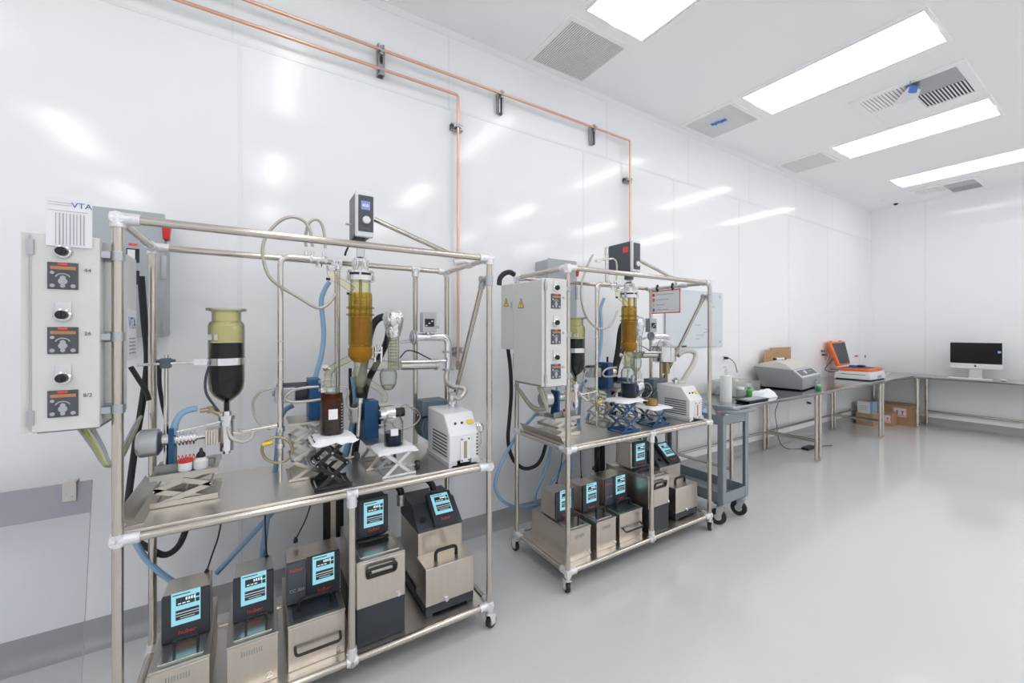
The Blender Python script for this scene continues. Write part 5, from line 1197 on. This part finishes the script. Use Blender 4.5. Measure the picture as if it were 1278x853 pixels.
    MB().tube([(gx1+.045, gy0+.09, zt2-.01), (gx1+.060, gy0+.085, zt2-.03), (gx1+.060, gy0+.085, zb+.05), (gx1+.040, gy0+.085, zb+.03)], .005, 8).build('drain_line', 'steel', t)
    # ---- vacuum pipework and sensor
    t = one('vacuum_gauge', 'grey square vacuum sensor on the pipe flange of the %s rack' % w, 'gauge', R(535, 415, 2.16), 'vacuum sensors')
    a, b = R(526, 390, 2.16), R(543, 415, 2.16)
    MB().box(a.x, b.x, 2.14, 2.19, b.z, a.z).build('sensor_body', 'zinc', t, bevel=.003)
    m = MB(); m.box(a.x+.012, b.x-.014, 2.138, 2.14, b.z+.030, a.z-.036); pl = m.build('code_label', 'black', t)
    m = MB(); w2 = (b.x-a.x)-.030
    for i in range(3): m.box(a.x+.016+i*w2/3, a.x+.016+i*w2/3+w2/5, 2.1372, 2.138, b.z+.034+i*.012, b.z+.040+i*.012)
    m.build('label_print', 'paper', pl)
    m = MB(); m.cyl(((a.x+b.x)/2, 2.165, b.z-.02), ((a.x+b.x)/2, 2.165, b.z), .013, seg=14); m.cyl((b.x, 2.165, b.z+.03), (b.x+.022, 2.165, b.z+.03), .008, seg=10); m.build('port', 'chrome', t)
    t = one('vacuum_pipe', 'polished vacuum elbow pipe feeding the white pump on the %s rack' % w, 'pipe', R(556, 455, 2.16), 'polished vacuum pipes')
    Yp = 2.165
    if near:
        MB().tube(bend([R(517, 421, Yp), R(559, 421, Yp), R(559, 462, Yp)], .045, 8), .021, 20, smooth=False).build('elbow', 'chrome', t)
        m = MB(); q = R(517, 421, Yp); m.cyl(q, q+V((.010, 0, 0)), .038, seg=26); m.cyl(q+V((-.012, 0, 0)), q+V((-.004, 0, 0)), .038, seg=26); m.cyl(q+V((-.02, 0, 0)), q, .022); q = R(559, 438, Yp); m.cyl(q, q+V((0, 0, -.012)), .032, seg=22); q = R(559, 460, Yp); m.cyl(q, q+V((0, 0, -.012)), .030, seg=22)
        m.build('flange_clamps', 'zinc', t)
        port = V((gx0+.095, gy1-.10, zt3+.030))
        pts = [R(559, 460, Yp), R(557, 470, 2.15), R(558, 478, 2.12), R(566, 483, 2.08), R(577, 484, 2.04), R(580, 489, 2.02), R(573, 497, 2.00), port+V((0, 0, .03)), port]
        m = MB(); m.tube(pts, .0135, 14, n=14, rf=lambda i, n: 1+.07*(i % 2)); m.build('bellows_hose', 'corrugated', t)
        q = R(573, 502, 2.0); m = MB(); m.lathe([(.026, 0), (.026, .010)], port+V((0, 0, .002)), seg=20); m.lathe([(.022, 0), (.022, .010)], port+V((0, 0, .040)), seg=20); m.build('pump_clamp', 'zinc', t)
    else:
        MB().tube(bend([P(814, 420, 2.16), P(834, 420, 2.16), P(834, 434, 2.16)], .04, 8), .021, 20, smooth=False).build('elbow', 'chrome', t)
        m = MB(); q = P(812, 420, 2.16); m.cyl(q, q+V((.014, 0, 0)), .036, seg=26); m.build('flange_clamps', 'zinc', t)
        q = P(828, 440, 2.13); za, zb_ = P(828, 433, 2.13).z, P(828, 451, 2.13).z
        t = one('cold_trap', 'polished steel cold trap vessel hanging in the far rack', 'cold trap', (q.x, 2.13, zb_))
        m = MB(); m.lathe([(.060, zb_-.012), (.092, zb_), (.096, zb_+.012), (.096, za), (.098, za+.004), (.060, za+.03), (.028, za+.055), (.0, za+.06)], (q.x, 2.13, 0), seg=36); m.build('vessel', 'chrome', t)
        m = MB(); m.cyl((q.x+.035, 2.13, zb_-.10), (q.x+.035, 2.13, zb_-.01), .028, seg=20); m.cyl((q.x-.03, 2.13, zb_-.22), (q.x-.03, 2.13, zb_), .013, seg=14); m.cyl((q.x+.0, 2.10, zb_-.24), (q.x+.0, 2.10, zb_-.0), .010, seg=14); m.build('drain_valve', 'brass', t)
        m = MB(); m.lathe([(.098, za-.006), (.104, za-.006), (.104, za+.006), (.098, za+.006)], (q.x, 2.13, 0), (0,0,1), 36, closed=True); m.build('clamp_band', 'zinc', t)
        port = V((gx0+.095, gy1-.10, zt3+.030))
        pts = [P(846, 444, 2.08), P(853, 439, 2.07), P(862, 438, 2.05), P(868, 443, 2.03), P(865, 455, 2.01), P(857, 468, 2.0), P(851, 478, 1.99), port]
        solo('vacuum_hose', MB().tube(pts, .019, 16, n=14, rf=lambda i, n: 1+.05*(i % 2)), 'beige_hose', 'thick beige corrugated hose curving down to the far vacuum pump', 'hose')
    # flexible black hoses hanging behind the column
    for k, (pts, r, lb) in enumerate((
        ([(485, 395), (474, 397), (466, 405), (461, 420), (458, 440), (453, 462), (449, 480), (450, 500), (455, 520)], .019, 'thick black insulated hose behind the amber column on the %s rack'),
        ([(482, 396), (485, 408), (483, 425), (476, 442), (468, 458), (460, 474), (455, 492), (452, 512), (447, 540), (443, 565), (442, 590)], .017, 'thick black insulated hose below the foil cap on the %s rack'),
        ([(437, 460), (437, 480), (438, 500), (440, 520), (443, 550)], .008, 'thin black hose hanging left of the glass bulb on the %s rack'))):
        solo('insulated_hose', MB().tube([R(a, b, 2.215+.02*k) for a, b in pts], r, 14), 'rubber', lb % w, 'hose')
    solo('signal_cable', MB().tube([R(499, 447, 2.2), R(508, 438, 2.22), R(520, 440, 2.22), R(530, 445, 2.2), R(540, 450, 2.2)], .0035, 8), 'rubber', 'thin black cable arching over the cold tube on the %s rack' % w, 'cable')
    solo('signal_cable', MB().tube([R(490, 520, 2.12), R(498, 512, 2.1), R(510, 508, 2.1), R(520, 512, 2.1), R(524, 522, 2.1), R(515, 532, 2.1), R(500, 536, 2.1), R(490, 530, 2.1), R(494, 516, 2.12), R(506, 505, 2.14), R(520, 516, 2.14)], .0035, 8), 'braid', 'coiled steel cable left of the white pump on the %s rack' % w, 'cable')
    # blue hoses
    blues = [([(411, 352), (405, 362), (401, 376), (403, 400), (404, 420), (401, 445), (396, 462), (392, 478), (389, 496)], .0115, 2.18, 'long blue hose hanging from the feed arm of the %s rack'),
             ([(366, 506), (356, 512), (350, 524), (347, 545), (345, 575), (341, 606), (338, 640)], .0115, 2.20, 'blue hose curving down behind the standpipe of the %s rack'),
             ([(441, 470), (444, 495), (442, 520), (436, 550), (428, 580), (420, 610)], .017, 2.25, 'thick blue hose below the amber column of the %s rack'),
             ([(217, 543), (219, 528), (226, 517), (236, 512), (246, 510)], .0115, 2.01, 'short blue hose arching over the feed pump on the %s rack'),
             ([(392, 560), (378, 585), (362, 612), (340, 640), (318, 664), (292, 692), (270, 716)], .0115, 2.26, 'blue hose sloping down to the left circulators of the %s rack'),
             ([(158, 648), (165, 668), (178, 692), (196, 712), (218, 728), (232, 738)], .0115, 2.30, 'blue hose sloping right from the lower left corner of the %s rack'),
             ([(334, 640), (331, 665), (327, 700)], .013, 2.24, 'blue hose dropping vertically behind the second %s circulator')]
    if not near: blues = [q for q in blues if 'lower left corner' not in q[3]]
    for pts, r, Y, lb in blues:
        solo('coolant_hose', MB().tube([R(a, b, Y) for a, b in pts], r, 12), 'blue_hose', lb % w, 'hose')
    # braided hoses around the stand
    solo('braided_hose', MB().tube([R(338, 485, 2.06), R(325, 490, 2.05), R(316, 502, 2.05), R(318, 520, 2.05), R(328, 532, 2.04), R(338, 536, 2.03)], .005, 9), 'braid', 'thin braided hose curving left of the %s standpipe' % w, 'hose')
    solo('braided_hose', MB().tube([R(a, b, 1.99) for a, b in ((398, 483), (384, 484), (368, 487), (358, 493), (357, 499), (366, 502), (384, 501), (400, 499))], .0062, 10), 'braid', 'u-shaped braided hose left of the %s receiving bottle' % w, 'hose')
    loop = [R(346+19*math.cos(a), 562+16*math.sin(a), 1.96) for a in [PI*.2+k*PI*1.9/14 for k in range(15)]]
    solo('braided_hose', MB().tube(loop, .0058, 10), 'brass', 'ring-shaped braided hose with yellow tag at the foot of the %s standpipe' % w, 'hose')
    q = R(334, 554, 1.955); solo('hose_tag', MB().cyl(q-V((.018, 0, .003)), q+V((.018, 0, .003)), .0085, seg=12), 'yellow', 'yellow tag sleeve on the ring-shaped hose of the %s rack' % w, 'tag')
    solo('braided_hose', MB().tube([R(a, b, 2.0) for a, b in ((424, 483), (432, 484), (435, 490), (433, 500), (434, 508), (442, 511), (449, 508), (450, 500))], .005, 9), 'braid', 'thin hose hooking right of the %s receiving bottle' % w, 'hose')
    m = MB(); m.cyl(R(449, 500, 2.0), R(447, 545, 2.0), .0085, seg=12); m.cyl(R(449, 497, 2.0), R(448.5, 503, 2.0), .016, seg=12)
    solo('sampling_tube', m, 'steel', 'upright thin steel tube behind the receiving bottle on the %s rack' % w, 'tube')
    # black power hose at the left end
    hp = [R(a, b, Y) for a, b, Y in ((176, 345, 2.42), (180, 400, 2.42), (184, 450, 2.42), (178, 500, 2.45), (170, 550, 2.48), (163, 600, 2.48), (160, 640, 2.46), (170, 672, 2.42), (185, 684, 2.36), (205, 693, 2.34), (222, 683, 2.34), (232, 662, 2.36), (236, 650, 2.36))]
    if not near:
        hp = [P(a, b, Y) for a, b, Y in ((634, 436, 2.25), (637, 460, 2.26), (638, 490, 2.28), (636, 520, 2.34), (634, 545, 2.36), (636, 562, 2.38), (642, 576, 2.40), (654, 585, 2.40), (668, 582, 2.38), (676, 572, 2.36), (681, 556, 2.34))]
        solo('insulated_hose', MB().tube([P(a, b, 2.19) for a, b in ((623, 356), (624, 348), (629, 342), (636, 340), (642, 343))], .016, 12), 'rubber', 'black conduit arching over the top of the far control cabinet', 'hose')
        solo('coolant_hose', MB().tube([P(a, b, 2.36) for a, b in ((690, 498), (676, 508), (664, 522), (650, 538), (634, 562), (622, 588), (618, 608), (626, 624), (642, 633), (658, 633), (672, 630))], .0115, 12), 'blue_hose', 'long blue hose bulging out left of the far rack and under it', 'hose')
        solo('coolant_hose', MB().tube([P(a, b, 2.30) for a, b in ((688, 555), (684, 575), (676, 598), (668, 618), (670, 630))], .0115, 12), 'blue_hose', 'second blue hose curving down to the far leftmost circulator', 'hose')
    solo('insulated_hose', MB().tube(hp, .013, 12), 'rubber',
         'long black power hose sagging below the left end of the %s rack' % w, 'hose')
    solo('insulated_hose', MB().tube([R(a, b, 2.2) for a, b in ((163, 458), (172, 472), (182, 488), (186, 500))], .009, 10), 'rubber', 'short black hose below the %s disconnect box' % w, 'hose')
    solo('insulated_hose', MB().tube([R(a, b, 2.36) for a, b in ((199, 455), (199, 480), (203, 505), (208, 525))], .008, 10), 'rubber', 'black hose behind the %s boss clamp' % w, 'hose')
    # wire bundle under the cabinet
    for k, (mt, dx) in enumerate((('grey_wire', 0), ('yellow_green_wire', 5), ('beige_hose', 10), ('grey_wire', 15))):
        nm = ('left grey', 'yellow-green', 'beige', 'right grey')[k]
        solo('control_wire', MB().tube([R(98+dx*1.2, 535, 1.90), R(108+dx, 548, 1.90), R(118+dx*.8, 562, 1.90), R(126+dx*.6, 575, 1.90), R(134+dx*.5, 582-k, 1.92), R(150, 575-k*3, 2.05), R(168, 540-k*3, 2.2), R(176, 520, 2.28)], .0055, 8), mt, '%s wire looping from the bottom of the %s control cabinet' % (nm, w), 'wire', 'wires under the %s cabinet' % w)
    # power leads to the circulators
    for k, (pts, Y) in enumerate((([(276, 652), (272, 672), (264, 695), (258, 714)], 2.13), ([(331, 640), (331, 660), (332, 680), (333, 696)], 2.13), ([(388, 630), (381, 650), (374, 664), (369, 674)], 2.13))):
        t = one('power_lead', ['first', 'second', 'third'][k]+' thin black lead dropping from the shelf to a circulator, %s rack' % w, 'cable', R(*pts[-1], Y))
        MB().tube([R(a, b, Y) for a, b in pts], .0032, 8).build('cable', 'rubber', t); q = R(*pts[-1], Y); MB().lathe([(.010, -.012), (.010, .0), (.004, .012)], q, seg=10).build('connector', 'rubber', t)
    # rear junction box under the shelf
    t = one('mounting_channel', 'dark vertical channel under the work shelf at the back of the %s rack' % w, 'channel', R(410, 650, 2.27))
    a = R(404, 630, 2.28); m = MB(); m.box(a.x, a.x+.085, 2.262, 2.29, .42, PLATE-.014); m.build('channel', 'tank_steel', t); MB().box(a.x-.006, a.x+.028, 2.248, 2.262, .42, .79).build('left_strip', 'rubber', t); MB().box(a.x+.055, a.x+.090, 2.248, 2.262, .42, .79).build('right_strip', 'rubber', t)
    for k, (px, pyy) in enumerate(((500, 613), (540, 607))):
        q = R(px, pyy, 2.14)
        solo('pump_hose', MB().tube([q+V((-.05, .04, .04)), q+V((-.025, .01, .035)), q+V((0, 0, 0)), q+V((.002, 0, -.05))], .017, 12), 'rubber', '%s black hose bend behind the rightmost %s circulator' % (('left', 'right')[k], w), 'hose')
        solo('hose_fitting', MB().cyl(q+V((0, 0, -.075)), q+V((0, 0, -.018)), .020, seg=14), 'zinc', '%s metal hose fitting on top of the rightmost %s circulator' % (('left', 'right')[k], w), 'fitting')
for ox, nr in ((RX, True), (RX+DX, False)): proc(ox, nr)

# ================================================================ glassware and jacks that differ between the racks
def bottle(label, c, r, h, glassm, liq, liqh, neck=.5, collar=False, labeled=True, name='lab_bottle', cat='bottle'):
    c = V(c); t = thing(name, label, cat, c)
    pr = [(r*.92, 0), (r, .006), (r, h*.74), (r*.88, h*.82), (r*neck, h*.90), (r*neck, h*.97), (r*(neck+.08), h)]
    MB().shell(pr, .0025, c, seg=28).build('glass_wall', glassm, t); MB().cyl(c+V((0,0,.0005)), c+V((0,0,.003)), r*.94, seg=28).build('glass_base', glassm, t)
    MB().lathe([(r*.90, .004), (r-.004, .008), (r-.004, liqh), (0, liqh)], c, seg=28).build('liquid', liq, t)
    if labeled:
        m = MB(); a0 = math.atan2(-c.y, -c.x)+.1; n = 6; v = []
        for k in range(n+1): a = a0-.38+.76*k/n; v.append(V((c.x+(r+.0008)*math.cos(a), c.y+(r+.0008)*math.sin(a), 0)))
        for k in range(n): m.prism([v[k]+V((0,0,c.z+h*.36)), v[k+1]+V((0,0,c.z+h*.36)), v[k+1]+V((0,0,c.z+h*.58)), v[k]+V((0,0,c.z+h*.58))], (v[k]-V((c.x,c.y,0))).normalized()*.0006)
        m.build('blank_label', 'paper', t)
        m = MB()
        for k in range(9):
            a = a0+.75; z = c.z+h*(.14+k*.065); e = .16 if k % 2 else .26
            for s in range(2): u0, u1 = a+e*s/2, a+e*(s+1)/2; m.prism([V((c.x+(r+.0006)*math.cos(u), c.y+(r+.0006)*math.sin(u), zz)) for u, zz in ((u0, z), (u1, z), (u1, z+.0022), (u0, z+.0022))], V((math.cos(u0), math.sin(u0), 0))*.0004)
        m.build('graduation_marks', 'paper', t)
    return t
jt = P(420, 545, 1.86).z-.004
lift('lab_jack', 'tall black lab jack at the front edge of the near rack shelf', .205, .350, 1.815, 1.955, PLATE, jt, 2, 'black', knob=True, plate=.016, arm=.016)
wipe('white folded pad on top of the black lab jack', .196, .372, 1.80, 1.965, jt, 1, .02)
bt = bottle('tall glass bottle of brown liquid on the black lab jack', (.283, 1.90, jt+.0085), .0465, P(412, 488, 1.9).z-jt, 'clear', 'brown_liquid', .070)
m = MB(); c = V((.283, 1.90, jt+.0095)); m.shell([(.0425, .070), (.0425, .172)], .0008, c, seg=26); m.build('liquid_film', 'brown_film', bt)
m = MB(); hh = P(412, 488, 1.9).z; m.lathe([(.030, 0), (.030, .022), (.024, .026)], (.283, 1.90, hh-.010), seg=20); m.cyl((.283+.03, 1.90, hh+.006), (.283+.062, 1.90, hh+.006), .006, seg=10); m.cyl((.283-.03, 1.90, hh+.008), (.283-.055, 1.90, hh+.006), .006, seg=10); m.build('glass_head', 'frosty', bt)
m = MB(); m.tube([P(397, 478, 1.9), P(404, 474, 1.9), P(414, 474, 1.9), P(417, 479, 1.9)], .006, 10); m.build('side_hose', 'frosty', bt)
sj = P(490, 558, 1.87).z-.006
lift('lab_jack', 'low silver lab jack beside the near vacuum pump', .475, .625, 1.815, 1.955, PLATE, sj, 1, 'aluminium', knob=True, plate=.012, arm=.014)
wipe('white pad on the silver lab jack near the white pump', .455, .632, 1.80, 1.975, sj, 2, .012)
bk = bottle('small glass flask of dark liquid on the silver lab jack', (.545, 1.89, sj+.0085), .043, P(490, 518, 1.89).z-sj-.004, 'clear', 'dark_liquid', .062, neck=.75)
# far rack
bj = P(790, 498, 1.86).z-.004
lift('lab_jack', 'tall blue lab jack under the dark flask on the far rack', 1.975, 2.135, 1.815, 1.95, PLATE, bj-.0, 2, 'blue', knob=True, plate=.016, arm=.016)
wipe('white folded pad on the tall blue lab jack', 1.955, 2.195, 1.80, 1.98, bj, 3, .014)
bottle('glass flask of black liquid on the tall blue lab jack', (2.125, 1.90, bj+.0085), .052, P(787, 455, 1.9).z-bj, 'clear', 'dark_liquid', .098, neck=.6, labeled=False)
lj = P(822, 507, 1.87).z-.004
lift('lab_jack', 'low blue lab jack under the yellow beaker on the far rack', 2.285, 2.46, 1.83, 1.975, PLATE, lj, 1, 'blue', knob=True, plate=.014, arm=.016)
wipe('white pad on the low blue lab jack', 2.265, 2.475, 1.815, 1.99, lj, 4, .014)
bottle('clear beaker with amber liquid on the low blue lab jack', (2.355, 1.90, lj+.0085), .043, .125, 'clear', 'amber_liquid', .045, neck=.86, labeled=False, name='beaker', cat='beaker')
# ================================================================ camera and render settings
cam = bpy.data.cameras.new('camera'); co = bpy.data.objects.new('camera', cam); C.objects.link(co)
co.location = (0, 0, EYE); fwd = V((CT, ST, 0)); right = V((ST, -CT, 0)); upv = V((0, 0, 1))
co.rotation_euler = Matrix((right, upv, -fwd)).transposed().to_euler()
cam.sensor_width = 36; cam.lens = FPX/1278*36; cam.shift_y = -(426.5-HY)/1278; cam.clip_start = .05
bpy.context.scene.camera = co
w = bpy.data.worlds.new('world'); bpy.context.scene.world = w; w.use_nodes = True
w.node_tree.nodes['Background'].inputs[0].default_value = (.9, .92, 1, 1); w.node_tree.nodes['Background'].inputs[1].default_value = .3
sc = bpy.context.scene
sc.view_settings.view_transform = 'Standard'; sc.view_settings.look = 'None'; sc.view_settings.gamma = 1; sc.view_settings.exposure = 0
sc.view_settings.use_curve_mapping = False
sc.cycles.max_bounces = 14; sc.cycles.diffuse_bounces = 12; sc.cycles.glossy_bounces = 6; sc.cycles.transmission_bounces = 8; sc.cycles.transparent_max_bounces = 32
sc.cycles.use_denoising = True; sc.cycles.sample_clamp_indirect = 6; sc.cycles.caustics_reflective = False; sc.cycles.caustics_refractive = False
